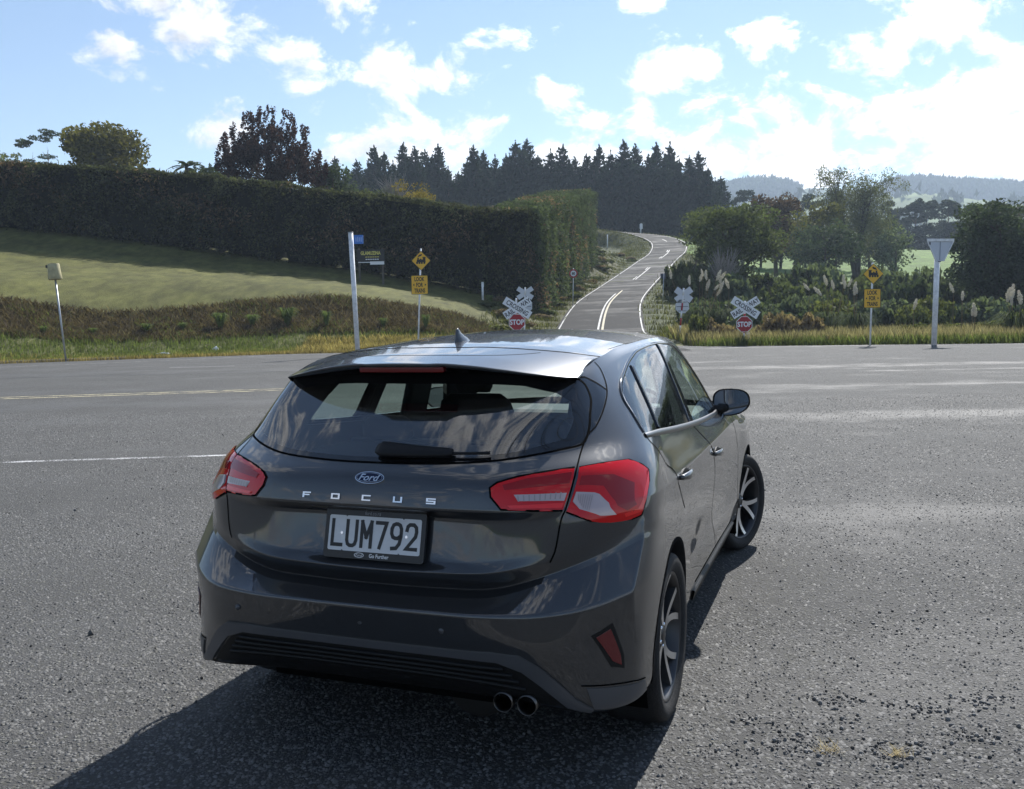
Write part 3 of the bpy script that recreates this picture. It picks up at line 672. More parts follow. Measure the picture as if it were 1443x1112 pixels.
# ---- badge, lettering, number plate
def frame_at(r, c, roll=0.):
    p, n = S(r, c); n = Vector(n[0]); x = Vector((1, 0, 0)); x = (x - n * x.dot(n)).normalized(); y = n.cross(x)
    M = Matrix((x, y, n)).transposed().to_4x4(); M.translation = Vector(p[0]); return M
BM_ = frame_at(10.98, 0)
WHITE_PAINT = mat('white_print', (.72, .72, .72), .4)
def ell(a, b_, n=40): return [(a * math.cos(2*math.pi*k/n), b_ * math.sin(2*math.pi*k/n)) for k in range(n)]
b = MB(); b.prism(ell(.056, .0225), -.004, .006, BM_); BADGE = b.build('oval_badge', CHROME, CAR)
b = MB(); b.prism(ell(.0525, .0195), .006, .0072, BM_); b.build('badge_field', mat('badge_blue', (.004, .008, .035), .25, 0, .3, .3), BADGE)
b = MB()
rg = ell(.0495, .0168); ri = ell(.0482, .0157); k = len(rg)
b.add([BM_ @ Vector((*p, .0078)) for p in rg] + [BM_ @ Vector((*p, .0078)) for p in ri], [(i, (i+1) % k, k+(i+1) % k, k+i) for i in range(k)]); b.build('badge_ring', CHROME, BADGE)
text_obj('badge_script', 'Ford', CHROME, BADGE, BM_ @ Matrix.Translation((0, 0, .0078)), size=.034, shear=.35, bold=.0006, sx=1.15)
LET = {'F': [(0,0,.22,1),(0,.78,1,1),(0,.38,.85,.60)], 'O': [(0,0,.2,1),(.8,0,1,1),(0,.78,1,1),(0,0,1,.22)], 'C': [(0,0,.2,1),(0,.78,1,1),(0,0,1,.22)],
       'U': [(0,0,.2,1),(.8,0,1,1),(0,0,1,.22)], 'S': [(0,0,1,.22),(0,.78,1,1),(0,.39,1,.61),(0,.4,.2,1),(.8,0,1,.6)]}
for ch, x in zip('FOCUS', (-.239, -.122, -.002, .118, .239)):
    cidx = abs(x) / .22 if abs(x) < .22 else 1 + (abs(x) - .22) / .24
    M = frame_at(10.30, math.copysign(cidx, x) if x else 0); b = MB(); w, h_ = .034, .0195
    for i, (x0, y0, x1, y1) in enumerate(LET[ch]):
        b.box(M @ Vector(((x0+x1)/2*w - w/2, (y0+y1)/2*h_ - h_/2, .002 + i*.0002)), ((x1-x0)*w, (y1-y0)*h_, .006), M.to_3x3())
    b.build('name_letter', CHROME, CAR)
PM = Matrix.Translation((.005, -.692, .822)) @ Matrix.Rotation(R(90 - 14), 4, 'X')
def rrect(w, h_, r_, n=5):
    out = []
    for cx, cy, a in ((w/2-r_, h_/2-r_, 0), (-w/2+r_, h_/2-r_, 90), (-w/2+r_, -h_/2+r_, 180), (w/2-r_, -h_/2+r_, 270)):
        for k in range(n + 1): out.append((cx + r_*math.cos(R(a + 90*k/n)), cy + r_*math.sin(R(a + 90*k/n))))
    return out
b = MB(); b.prism(rrect(.388, .172, .012), -.006, .007, PM); PLATE = b.build('number_plate', mat('plate_frame', (.010,.010,.011), .35), CAR)
b = MB(); b.prism(rrect(.356, .121, .007), .007, .0085, PM); b.build('plate_face', mat('plate_white', (.62, .63, .64), .45, var=.05, var_scale=20), PLATE)
PT = mat('plate_black', (.012, .012, .013), .45)
def stroke_text(name, txt, m, parent, M, adv, w, h_, t, z=.0092):
    """Narrow number-plate lettering built from thick strokes."""
    G_ = {'L': [[(0,1),(0,0),(1,0)]], 'U': [[(0,1),(0,.22),(.12,.06),(.33,0),(.67,0),(.88,.06),(1,.22),(1,1)]], 'M': [[(0,0),(0,1)],[(0,1),(.5,.38)],[(.5,.38),(1,1)],[(1,1),(1,0)]],
          '7': [[(0,1),(1,1),(.38,0)]], '9': [[(.12,0),(.55,.02),(.86,.2),(1,.5),(1,.8),(.85,.95),(.6,1),(.4,1),(.15,.95),(0,.8),(0,.6),(.15,.46),(.4,.42),(.65,.42),(.9,.5)]],
          '2': [[(0,.78),(.06,.92),(.28,1),(.7,1),(.94,.9),(1,.72),(.92,.52),(0,.02),(1,.02)]]}
    b = MB(); x0 = -adv * (len(txt) - 1) / 2
    for i, ch in enumerate(txt):
        for q, st in enumerate(G_[ch]):
            pts = [Vector((x0 + i*adv + (px - .5)*w, (py - .5)*h_, z + q*.0002)) for px, py in st]
            L_, R_ = [], []
            for k, p in enumerate(pts):
                d0 = (p - pts[k-1]).normalized() if k else (pts[1] - p).normalized(); d1 = (pts[k+1] - p).normalized() if k < len(pts)-1 else d0
                n0 = Vector((-d0.y, d0.x, 0)); n1 = Vector((-d1.y, d1.x, 0)); mm = (n0 + n1); mm = mm.normalized(); sc = t/2 / max(.5, mm.dot(n0))
                e = (d1 * t/2 if k == len(pts)-1 else -d0 * t/2 if k == 0 else Vector()) 
                L_.append(p + mm*sc + e); R_.append(p - mm*sc + e)
            n = len(pts); b.add([M @ v for v in L_ + R_], [(k+n, k+n+1, k+1, k) for k in range(n-1)])
    return b.build(name, m, parent)
stroke_text('plate_characters', 'LUM792', PT, PLATE, PM, .0575, .036, .083, .0128)
for x, y in ((-.125, 0), (.125, 0)):
    b = MB(); b.prism(ell(.005, .005, 12), .0085, .0105, PM @ Matrix.Translation((x, y, 0))); b.build('plate_screw', CHROME, PLATE)
for x, y in ((-.11,.0605),(.11,.0605),(-.12,-.0605),(.1,-.0605)):
    b = MB(); b.box(PM @ Vector((x, y, .009)), (.004, .006, .002), PM.to_3x3()); b.build('plate_clip', PT, PLATE)
text_obj('plate_frame_text', 'ford.co.nz', mat('grey_print', (.25,.25,.26), .4), PLATE, PM @ Matrix.Translation((-.01, .0715, .0076)), size=.017, sx=.9)
text_obj('plate_frame_text', 'Go Further', WHITE_PAINT, PLATE, PM @ Matrix.Translation((.025, -.0725, .0076)), size=.018, bold=.0004, sx=.9)
b = MB(); rg = ell(.019, .0085); ri = ell(.0165, .0065); k = len(rg)
LM = PM @ Matrix.Translation((-.052, -.0725, .0076))
b.add([LM @ Vector((*p, 0)) for p in rg] + [LM @ Vector((*p, 0)) for p in ri], [(i, (i+1) % k, k+(i+1) % k, k+i) for i in range(k)]); b.build('plate_frame_logo', WHITE_PAINT, PLATE)
text_obj('plate_frame_text', 'Ford', WHITE_PAINT, PLATE, LM, size=.012, shear=.3, sx=1.1)
# ---- rear wiper: moulded cover and blade lying near the foot of the glass
def wiper():
    n = 14; V = []; m_ = 12; L_ = .285
    for i in range(n + 1):
        t = i / n; x = -.012 + L_ * t
        cidx = abs(x) / .22 if abs(x) < .22 else 1 + (abs(x) - .22) / .22
        p, nv = S(12.27 - .08 * t, cidx); p, nv = p[0], nv[0]; p = np.array([x, p[1], p[2]])
        hh = .034 * (min(1, .55 + t * 5) if t < .1 else 1 - .50 * t) * (1 if t < .93 else .8); ww = .014 * (1 - .3 * t) * min(1, .4 + t * 8)
        up = np.cross(nv, [1, 0, 0]); up /= np.linalg.norm(up); up = up if up[2] > 0 else -up
        for k in range(m_):
            th = 2 * math.pi * k / m_; ca, sa = math.cos(th), math.sin(th)
            V.append(p + up * hh * np.sign(ca) * abs(ca) ** .6 + nv * (.018 + ww * np.sign(sa) * abs(sa) ** .7))
    F = [(i*m_+k, i*m_+(k+1) % m_, (i+1)*m_+(k+1) % m_, (i+1)*m_+k) for i in range(n) for k in range(m_)] + [tuple(range(m_)), tuple(range(n*m_, (n+1)*m_))[::-1]]
    me = mesh('rear_wiper', V, F, True); bm = bmesh.new(); bm.from_mesh(me); bmesh.ops.recalc_face_normals(bm, faces=bm.faces); bm.to_mesh(me); bm.free()
    w = obj('rear_wiper', me, mat('wiper_plastic', (.007,.007,.008), .55, 0, .25), CAR)
    b = MB(); pts = []
    for x in np.linspace(.265, .40, 8):
        cidx = 1 + (x - .22) / .22; p, nv = S(12.185 - .035 * (x - .265) / .135, cidx); pts.append(p[0] + nv[0] * .016)
    b.tube(pts, [.0055, .0055, .0052, .005, .005, .005, .0055, .0065], 8); b.build('wiper_blade', MATS['wiper_plastic'], w)
wiper()
# ---- door handles and mirrors
for s in (1, -1):
    for (r_, c_), d in (((9.67, 7.66), DOORS[s][0]), ((8.66, 9.77), DOORS[s][1])):
        p, n = S(r_, c_); n = Vector(n[0]); y = Vector((0, 1, -.03)); y = (y - n*y.dot(n)).normalized(); z = n.cross(y) * (1 if s > 0 else -1)
        M = Matrix((n, y, z)).transposed(); c0 = Vector(p[0]); c0.x *= s; n2 = n.copy()
        if s < 0: n2.x *= -1; M = Matrix((n2, Vector((y.x*-1, y.y, y.z)), Vector((-z.x, z.y, z.z)))).transposed()
        prof = []; nn = 12; V = []; mm = 10
        for i in range(nn + 1):
            t = i / nn; yy = -.115 + .23 * t; w = .017 * math.sin(math.pi * min(max(t, .06), .94)) ** .35; o_ = .034 * math.sin(math.pi * min(max(t, .04), .96)) ** .5
            for k in range(mm):
                th = 2*math.pi*k/mm; V.append(c0 + M @ Vector((o_ - .008 + .010*math.cos(th), yy, w*math.sin(th))))
        F = [(i*mm+k, i*mm+(k+1) % mm, (i+1)*mm+(k+1) % mm, (i+1)*mm+k) for i in range(nn) for k in range(mm)] + [tuple(range(mm)), tuple(range(nn*mm, nn*mm+mm))]
        me = mesh('door_handle', V, F, True); bm = bmesh.new(); bm.from_mesh(me); bmesh.ops.recalc_face_normals(bm, faces=bm.faces); bm.to_mesh(me); bm.free()
        obj('door_handle', me, PAINT, d)
        b = MB(); b.prism(ell(.075, .024, 20), -.004, .0025, Matrix.Translation(c0) @ M.to_4x4() @ Matrix.Rotation(R(90), 4, 'Y') @ Matrix.Rotation(R(90), 4, 'Z')); b.build('handle_cup', BLACK_PLASTIC, d)
    # mirror: rounded housing open to the rear, glass, foot
    cx, cy, cz = s * .905, 1.83, 1.062; V = []; n1, n2 = 12, 24
    for i in range(n1 + 1):
        t = i / n1; ph = t * math.pi / 2
        for k in range(n2):
            th = 2*math.pi*k/n2; a, b2 = math.cos(th), math.sin(th)
            ex = np.sign(a)*abs(a)**.62; ez = np.sign(b2)*abs(b2)**.70
            taper = 1 - (.34 if b2 < 0 else .10) * max(0, a) if True else 1
            V.append((cx + s*(ex*.108*math.cos(ph)**.55 + .0), cy + .115*math.sin(ph) - .02*ex, cz + ez*.078*taper*math.cos(ph)**.55 + .010*ex*(1 if b2 < 0 else .2)))
    F = [(i*n2+k, i*n2+(k+1) % n2, (i+1)*n2+(k+1) % n2, (i+1)*n2+k) for i in range(n1) for k in range(n2)]
    me = mesh('wing_mirror', V, F, True); bm = bmesh.new(); bm.from_mesh(me); bmesh.ops.remove_doubles(bm, verts=bm.verts, dist=1e-5); bmesh.ops.recalc_face_normals(bm, faces=bm.faces); bm.to_mesh(me); bm.free()
    mir = obj('wing_mirror', me, BLACK_GLOSS, CAR)
    ring = [Vector(v) for v in V[:n2]]; ctr = sum(ring, Vector()) / n2
    inner = [ctr + (v - ctr) * .90 + Vector((0, .010, 0)) for v in ring]
    b = MB(); b.add([tuple(v) for v in ring + inner], [(k, (k+1) % n2, n2+(k+1) % n2, n2+k) for k in range(n2)]); b.build('mirror_rim', BLACK_PLASTIC, mir)
    b = MB(); b.add([tuple(ctr + (v - ctr)*.91 + Vector((0, .006, 0))) for v in ring], [tuple(range(n2))]); b.build('mirror_glass', mat('mirror_glass', (.62,.65,.68), .01, 1.0), mir)
    b = MB(); b.tube([(s*.795, 1.80, 1.020), (s*.83, 1.81, 1.022), (s*.87, 1.84, 1.03)], [.030, .026, .024], 10); b.build('mirror_foot', BLACK_PLASTIC, mir, True)
    # sill skirt
    ribbon('sill_skirt', [(1.15,8.5),(1.1,9.5),(1.1,10.5),(1.12,11.7)], .045, .010, BLACK_PLASTIC, CAR, s, thick=.02)
# ---- wheels
def wheel_meshes():
    tyre = [(.245,-.095),(.262,-.108),(.295,-.112),(.312,-.100),(.320,-.080),(.3225,-.04),(.3225,.04),(.320,.080),(.312,.100),(.295,.112),(.262,.108),(.245,.095)]
    b = MB(); b.lathe(tyre, 72, 'X'); t = b.mesh('tyre', True)
    b = MB(); b.lathe([(.2465,.086),(.2465,.095),(.240,.098),(.233,.090),(.224,.060),(.214,.02),(.214,-.08),(.246,-.095)], 72, 'X'); rim = b.mesh('rim', True)
    sp = []
    for dark in (0, 1):
        b = MB()
        for k in range(5):
            a0 = 2*math.pi*k/5
            for sd in (-1, 1):
                # each spoke forks into two blades reaching the rim
                path = []
                for t_ in np.linspace(0, 1, 9):
                    r_ = .045 + .188 * t_; ang = a0 + sd * (.05 + .235 * t_ ** 1.5)
                    path.append((r_, ang, .070 + .018 * t_ - .010 * math.sin(math.pi * t_)))
                V = []
                for r_, ang, x in path:
                    hw = .0155 - .002 * (r_ / .24)
                    for e, dx in ((-1, 0), (1, 0), (1, -.030), (-1, -.030)):
                        off = hw * e * (1 if dx == 0 else 1.25)
                        y = r_*math.cos(ang) - off*math.sin(ang); z = r_*math.sin(ang) + off*math.cos(ang); V.append((x + dx, y, z))
                n = len(path); F = []
                for i in range(n-1):
                    if dark: F += [(4*i+q, 4*i+(q+1) % 4, 4*i+4+(q+1) % 4, 4*i+4+q) for q in (1, 2, 3)]
                    else: F += [(4*i, 4*i+1, 4*i+5, 4*i+4)]
                b.add(V, F)
        sp.append(b.mesh('spokes'))
    b = MB(); b.lathe([(.0001,.074),(.030,.074),(.034,.070),(.055,.066),(.062,.050),(.062,.0)], 32, 'X'); hub = b.mesh('hub', True)
    b = MB(); b.lathe([(.05,.02),(.145,.02),(.145,-.005),(.05,-.005)], 40, 'X'); disc = b.mesh('disc')
    b = MB(); b.lathe([(.0001,.072),(.008,.072),(.009,.05)], 8, 'X', (0, .043, 0)); nuts = b.mesh('nuts', True)
    return t, rim, sp, hub, disc, nuts
WM = wheel_meshes()
for me_, m_ in ((WM[0], RUBBER), (WM[1], RIM_DARK), (WM[2][0], RIM_FACE), (WM[2][1], RIM_DARK), (WM[3], RIM_DARK), (WM[4], mat('brake_disc', (.22,.21,.20), .35, 1.0)), (WM[5], CHROME)): me_.materials.append(m_)
STEER = -R(20)
for s in (1, -1):
    for y, st in ((0, 0), (2.70, STEER)):
        w = empty('wheel', (s * .793, y, .3225), st + (0 if s > 0 else math.pi), CAR)
        for nm, me_ in (('tyre', WM[0]), ('rim', WM[1]), ('spoke_faces', WM[2][0]), ('spoke_sides', WM[2][1]), ('hub', WM[3]), ('brake_disc', WM[4])):
            o = obj(nm, me_, None, w); o.rotation_euler = (R(17 if y == 0 else 50), 0, 0)
        for k in range(5): o = obj('wheel_nut', WM[5], None, w); o.rotation_euler = (R(36 + 72*k + (17 if y == 0 else 50)), 0, 0)
# ---- interior
def cushion(name, pts, m, parent):
    """Rounded slab from a list of (centre, half size) sections."""
    V = []; n = 14
    for (cx, cy, cz), (hx, hy, hz) in pts:
        for k in range(n):
            th = 2*math.pi*k/n; a, b2 = math.cos(th), math.sin(th)
            V.append((cx + hx*np.sign(a)*abs(a)**.5, cy + hy*np.sign(b2)*abs(b2)**.6, cz))
    F = [(i*n+k, i*n+(k+1) % n, (i+1)*n+(k+1) % n, (i+1)*n+k) for i in range(len(pts)-1) for k in range(n)] + [tuple(range(n))[::-1], tuple(range((len(pts)-1)*n, len(pts)*n))]
    return obj(name, mesh(name, V, F, True), m, parent)
for x in (-.365, .365):
    se = cushion('front_seat', [((x,1.52,.36),(.24,.24,0)),((x,1.50,.50),(.25,.25,0)),((x,1.30,.56),(.24,.10,0)),((x,1.22,.72),(.245,.075,0)),((x,1.15,.95),(.24,.065,0)),((x,1.10,1.12),(.20,.055,0)),((x,1.09,1.16),(.15,.04,0))], CLOTH, CAR)
    cushion('headrest', [((x,1.085,1.17),(.09,.03,0)),((x,1.08,1.20),(.105,.045,0)),((x,1.07,1.29),(.112,.05,0)),((x,1.065,1.36),(.10,.045,0)),((x,1.065,1.38),(.07,.03,0))], CLOTH, se)
rb = cushion('rear_seat', [((0,.55,.40),(.62,.28,0)),((0,.52,.52),(.64,.26,0)),((0,.24,.62),(.62,.10,0)),((0,.14,.95),(.60,.07,0)),((0,.12,1.04),(.56,.05,0))], CLOTH, CAR)
for x in (-.36, .36): cushion('headrest', [((x,.11,1.04),(.10,.03,0)),((x,.10,1.06),(.12,.04,0)),((x,.09,1.12),(.115,.04,0)),((x,.09,1.145),(.08,.03,0))], CLOTH, rb)
b = MB(); b.box((0,-.20,1.02), (1.12, .56, .02)); b.build('parcel_shelf', CLOTH, CAR)
b = MB(); b.box((0, 2.16, .88), (1.40, .50, .22), None, .05); b.box((.37, 2.0, 1.0), (.34, .22, .05), None, .02); b.build('dashboard', mat('dash_plastic', (.02,.02,.021), .6), CAR)
b = MB()
for a in range(24): pass
ringp = [(.37 + .185*math.cos(2*math.pi*k/24), 1.80 + .055*math.sin(2*math.pi*k/24), .96 + .175*math.sin(2*math.pi*k/24)) for k in range(25)]
b.tube(ringp, .015, 6); b.box((.37,1.82,.95), (.14,.05,.11), None, .02); b.build('steering_wheel', MATS['dash_plastic'], CAR, True)
b = MB(); b.box((.0, 1.77, 1.335), (.25, .03, .075), None, .014); b.tube([(0,1.78,1.36),(0,1.82,1.42)], .012, 6); b.build('inside_mirror', BLACK_GLOSS, CAR, True)
b = MB(); b.box((0, 1.2, .30), (1.50, 2.6, .03)); b.build('cabin_floor', CLOTH, CAR)
b = MB(); b.box((.41, 2.06, 1.285), (.10, .004, .055), Matrix.Rotation(R(-38), 3, 'X')); b.build('licence_label', mat('label_paper', (.10, .10, .11), .7), CAR)
for s in (1, -1): patch('pillar_lining', lin_poly([(11.6,3.45),(11.6,7.0),(12.4,7.0),(13.0,7.05),(13.5,7.2),(13.9,7.6),(14.7,7.6),(14.7,3.9),(13.2,4.05),(12.4,3.6)], 3), -.055, CLOTH, CAR, .004, sign=s, step=.04)
b = MB(); b.box((0, .88, 1.405), (.95, 1.45, .012)); b.build('headlining', CLOTH, CAR)
for s in (1, -1): b = MB(); b.box((s*.735, 1.05, .98), (.05, .26, .86), Matrix.Rotation(R(-s*14), 3, 'Y'), .02); b.build('pillar_lining', CLOTH, CAR)
# front lamps and grille so the car is whole from the side
for s in (1, -1): patch('headlamp', lin_poly([(9.9,14.75),(10.2,15.2),(9.6,15.8),(8.7,15.7),(8.7,14.9)], 4), .004, CLEAR_LENS, CAR, .01, sign=s)
patch('grille', lin_poly([(8.2,16.0),(8.2,17),(5.0,17),(5.0,16.2)], 4), .004, BLACK_PLASTIC, CAR, .01)
patch('grille', lin_poly([(8.2,16.0),(8.2,17),(5.0,17),(5.0,16.2)], 4), .004, BLACK_PLASTIC, CAR, .01, sign=-1)
# ---------------------------------------------------------------- ground, terrain, roads
def at(u, v, d):
    """Real-world point d metres ahead that the survey pixel (u, v) of the photograph falls on."""
    ro, pt, f = R(-1.16), R(4.6), 1262.; a, b = u - 721.5, v - 556.
    px = a*math.cos(ro) + b*math.sin(ro); py = -a*math.sin(ro) + b*math.cos(ro); r_, k = px / f, -py / f
    y = math.cos(pt) + k*math.sin(pt); z = -math.sin(pt) + k*math.cos(pt)
    return Vector((r_ * d / y, d, 1.54 + z * d / y))
class Nodes:
    def __init__(s, m): s.m = m; s.nt = m.node_tree; s.b = s.nt.nodes['Principled BSDF']
    def new(s, t, **kw):
        n = s.nt.nodes.new(t)
        for k, v in kw.items():
            if hasattr(n, k) and not k[0].isupper(): setattr(n, k, v)
        return n
    def link(s, a, b): s.nt.links.new(a, b)
    def math(s, op, a, b=None):
        n = s.nt.nodes.new('ShaderNodeMath'); n.operation = op
        for i, v in enumerate((a, b)):
            if v is None: continue
            if isinstance(v, (int, float)): n.inputs[i].default_value = v
            else: s.link(v, n.inputs[i])
        return n.outputs[0]
    def noise(s, vec, scale, detail=5, rough=.55, dist=0.):
        n = s.nt.nodes.new('ShaderNodeTexNoise'); s.link(vec, n.inputs['Vector']); n.inputs['Scale'].default_value = scale; n.inputs['Detail'].default_value = detail; n.inputs['Roughness'].default_value = rough; n.inputs['Distortion'].default_value = dist
        return n.outputs['Fac']
    def rng(s, x, a, b, c, d, smooth=False):
        n = s.nt.nodes.new('ShaderNodeMapRange'); n.clamp = True
        if smooth: n.interpolation_type = 'SMOOTHSTEP'
        s.link(x, n.inputs[0])
        for i, v in enumerate((a, b, c, d)): n.inputs[1+i].default_value = v
        return n.outputs[0]
    def mapping(s, vec, scale=(1,1,1), rot=0., loc=(0,0,0)):
        n = s.nt.nodes.new('ShaderNodeMapping'); s.link(vec, n.inputs[0]); n.inputs['Scale'].default_value = scale; n.inputs['Rotation'].default_value = (0,0,rot); n.inputs['Location'].default_value = loc
        return n.outputs[0]
    def mix(s, fac, a, b):
        n = s.nt.nodes.new('ShaderNodeMix'); n.data_type = 'RGBA'
        if isinstance(fac, (int, float)): n.inputs[0].default_value = fac
        else: s.link(fac, n.inputs[0])
        for i, v in ((6, a), (7, b)):
            if isinstance(v, tuple): n.inputs[i].default_value = (*v, 1)
            else: s.link(v, n.inputs[i])
        return n.outputs[2]
def chipseal(name, dark=.05, light=.17, stone=85., tar=True, tint=(1, .985, .96), sheen=.6, relief=1.):
    m = mat(name, (.1,.1,.1), .8); k = Nodes(m); tc = k.new('ShaderNodeTexCoord'); P = tc.outputs['Object']
    def vor(scale):
        v = k.new('ShaderNodeTexVoronoi'); k.link(P, v.inputs['Vector']); v.inputs['Scale'].default_value = scale; v.inputs['Randomness'].default_value = 1.
        sp = k.new('ShaderNodeSeparateColor'); k.link(v.outputs['Color'], sp.inputs[0]); return v.outputs['Distance'], sp
    d1, s1 = vor(stone); d2, s2 = vor(stone * 1.9)
    RP = k.mapping(P, (.05, 1, 1), R(-4)); band = k.noise(RP, .42, 3, .5); patchy = k.noise(P, .55, 6, .6); fine = k.noise(P, 7, 6, .7); grit = k.noise(P, 160, 3, .7)
    wear = k.math('ADD', k.math('MULTIPLY', band, .55), k.math('ADD', k.math('MULTIPLY', patchy, .3), k.math('MULTIPLY', fine, .15)))
    tarm = k.rng(wear, .49, .60, 0., 1., True)                        # binder bled up to the stone tops
    proud = k.rng(s1.outputs[1], .25, 1., 0., 1.)                     # how far each stone stands up
    dome = k.math('MULTIPLY', k.rng(d1, .05, .62, 1., 0.), proud); dome2 = k.math('MULTIPLY', k.rng(d2, .05, .6, .55, 0.), k.rng(s2.outputs[1], .3, 1., 0., 1.))
    h = k.math('MAXIMUM', dome, dome2)
    h = k.math('MULTIPLY', h, k.rng(tarm, 0, 1, 1., .55)); h = k.math('ADD', h, k.math('MULTIPLY', grit, .18)); h = k.math('ADD', h, k.math('MULTIPLY', fine, .5))
    tone = k.math('POWER', s1.outputs[0], 2.2); top = k.rng(k.math('MAXIMUM', dome, dome2), .05, .5, 0., 1.)
    lum = k.math('ADD', k.math('MULTIPLY', k.math('MULTIPLY', k.math('ADD', k.math('MULTIPLY', tone, .75), .25), top), light - dark), dark)
    lum = k.math('MULTIPLY', lum, k.rng(tarm, 0, 1, 1.10, .84)); lum = k.math('MULTIPLY', lum, k.rng(fine, .3, .7, .86, 1.14)); lum = k.math('MULTIPLY', lum, k.rng(patchy, .3, .7, .86, 1.12)); lum = k.math('MULTIPLY', lum, k.rng(grit, .3, .7, .8, 1.2))
    cc = k.new('ShaderNodeCombineColor')
    br = k.rng(s1.outputs[2], .6, 1., 0., .12)
    for i in range(3): k.link(k.math('MULTIPLY', lum, tint[i]) if i != 2 else k.math('MULTIPLY', k.math('MULTIPLY', lum, tint[2]), k.math('SUBTRACT', 1., br)), cc.inputs[i])
    k.link(cc.outputs[0], k.b.inputs['Base Color'])
    k.link(k.math('ADD', k.rng(tarm, 0, 1, sheen + .10, sheen - .08), k.rng(fine, .3, .7, -.06, .06)), k.b.inputs['Roughness'])
    k.b.inputs['Specular IOR Level'].default_value = .45
    bp = k.new('ShaderNodeBump'); bp.inputs['Strength'].default_value = 1.0; bp.inputs['Distance'].default_value = .009 * relief; k.link(h, bp.inputs['Height']); k.link(bp.outputs[0], k.b.inputs['Normal'])
    return m
CHIP = chipseal('chipseal', .044, .205, 62, True, (1., .997, .988), .80, 1.6)
# intersection surface: one flat sheet, its far edge following the verge
far_edge = [(-120, 30), (-60, 37), (-40, 40.5), (-25.5, 44.6), (-18, 49.0), (-12.8, 51.3), (-6, 51.6), (1.2, 50.6), (3, 52), (9.6, 52), (11, 49.5), (15, 48.0), (19.4, 46.4), (25.5, 44.4), (40, 41), (70, 36), (130, 28)]
V = [(-120, -60, 0), (130, -60, 0)] + [(x, y, 0) for x, y in reversed(far_edge)]
ROAD = tag(obj('road', mesh('road', V, [tuple(range(len(V)))]), CHIP), kind='structure')
# --- terrain heights: smooth surface through surveyed points (x, y, z)
CPT = []
def cp(u, v, d): p = at(u, v, d); CPT.append((p.x, p.y, p.z))
for u, e in ((-200,40.5),(0,44.8),(150,48.5),(300,51),(450,52.5),(600,53),(720,53)):
    cp(u, 486 - .012*u, e + 2.6); cp(u, 462 - .004*u, e + 6.0)
for u, v, e in ((-200,398,52.5),(0,404,56.5),(150,406,60),(300,407,62),(420,412,63),(520,422,63),(620,442,62.5),(700,462,61)): cp(u, v, e)
for u, v in ((-200,358),(0,366),(150,377),(300,389),(450,399),(560,409),(650,424)): cp(u, v, 70)
for u, v in ((-900,296),(-560,298),(-300,310),(0,326),(200,348),(400,374),(520,388),(640,406),(745,424)): cp(u, v, 79)
cp(790,385,98); cp(832,346,125); cp(800,372,108)
for x, y, z in ((-75,60,5.5),(-110,56,6),(-60,44,.6),(-100,38,.6),(-90,85,13),(-140,85,14),(-60,120,16),(-20,130,15),(-60,200,22),(-10,200,20.5),(-120,260,24),(20,215,20.5),(60,215,19.5),(0,260,23),
                (12.5,58,.1),(20,56,.0),(30,54,.0),(45,50,.0),(60,50,-.2),(90,50,.2),(22,75,.6),(40,75,.2),(60,80,.6),(90,80,1.5),(30,100,3.0),(50,110,3.2),(80,110,4),(45,150,8.0),(70,160,8),(110,160,9),(40,185,14),
                (75,250,18.6),(95,250,18.9),(120,245,17.0),(60,250,18.4),(160,250,16),(100,300,19),(60,320,20),(200,300,18),(0,340,24),(-120,340,26),(150,120,4)): CPT.append((x, y, z))
CPT = np.array(CPT)
def tps(CP):
    n = len(CP); d = np.hypot(CP[:, None, 0] - CP[None, :, 0], CP[:, None, 1] - CP[None, :, 1]) / 50 + 1e-9
    K = d * d * np.log(d) + np.eye(n) * .004; Pm = np.c_[np.ones(n), CP[:, :2] / 50]; A = np.block([[K, Pm], [Pm.T, np.zeros((3, 3))]])
    w = np.linalg.solve(A, np.r_[CP[:, 2], 0, 0, 0])
    def f(x, y):
        x = np.asarray(x, float); y = np.asarray(y, float); out = w[n] + w[n+1]*x/50 + w[n+2]*y/50
        for i in range(n):
            q = np.hypot(x - CP[i, 0], y - CP[i, 1]) / 50 + 1e-9; out = out + w[i]*q*q*np.log(q)
        return out
    return f
_t = tps(CPT)
RC = [(5.6,44,0),(5.8,52,.10),(6.1,59,.45),(6.6,66,1.0),(9.3,85,3.2),(13.6,105,5.5),(18.9,126,8.3),(23.8,145,11.0),(27.8,158,13.4),(29.6,170,16.1),(27.2,182,18.6),(20.5,190,20.3),(10,194,21.4),(-6,198,22.5)]
RCs = np.array(smooth_poly([np.array(p) for p in RC], 10, False))
def road_near(x, y):
    x = np.asarray(x, float); y = np.asarray(y, float); d = np.full(x.shape, 1e9); z = np.zeros(x.shape)
    for p in RCs[::2]:
        q = np.hypot(x - p[0], y - p[1]); k = q < d; d = np.where(k, q, d); z = np.where(k, p[2], z)
    return d, z
def edge_y(x): return np.interp(x, [p[0] for p in far_edge], [p[1] for p in far_edge])
def hz(x, y):
    x = np.asarray(x, float); y = np.asarray(y, float); z = _t(x, y)
    s = np.clip((y - edge_y(x)) / 6., 0, 1); s = s*s*(3 - 2*s); z = z * s
    d, zr = road_near(x, y); k = np.clip((d - 4.2) / 6., 0, 1); k = k*k*(3 - 2*k)
    z = np.where(y > 50, (zr - .22) * (1 - k) + z * k, z)
    return z + .02 + np.where(y > 400, 0, 0)
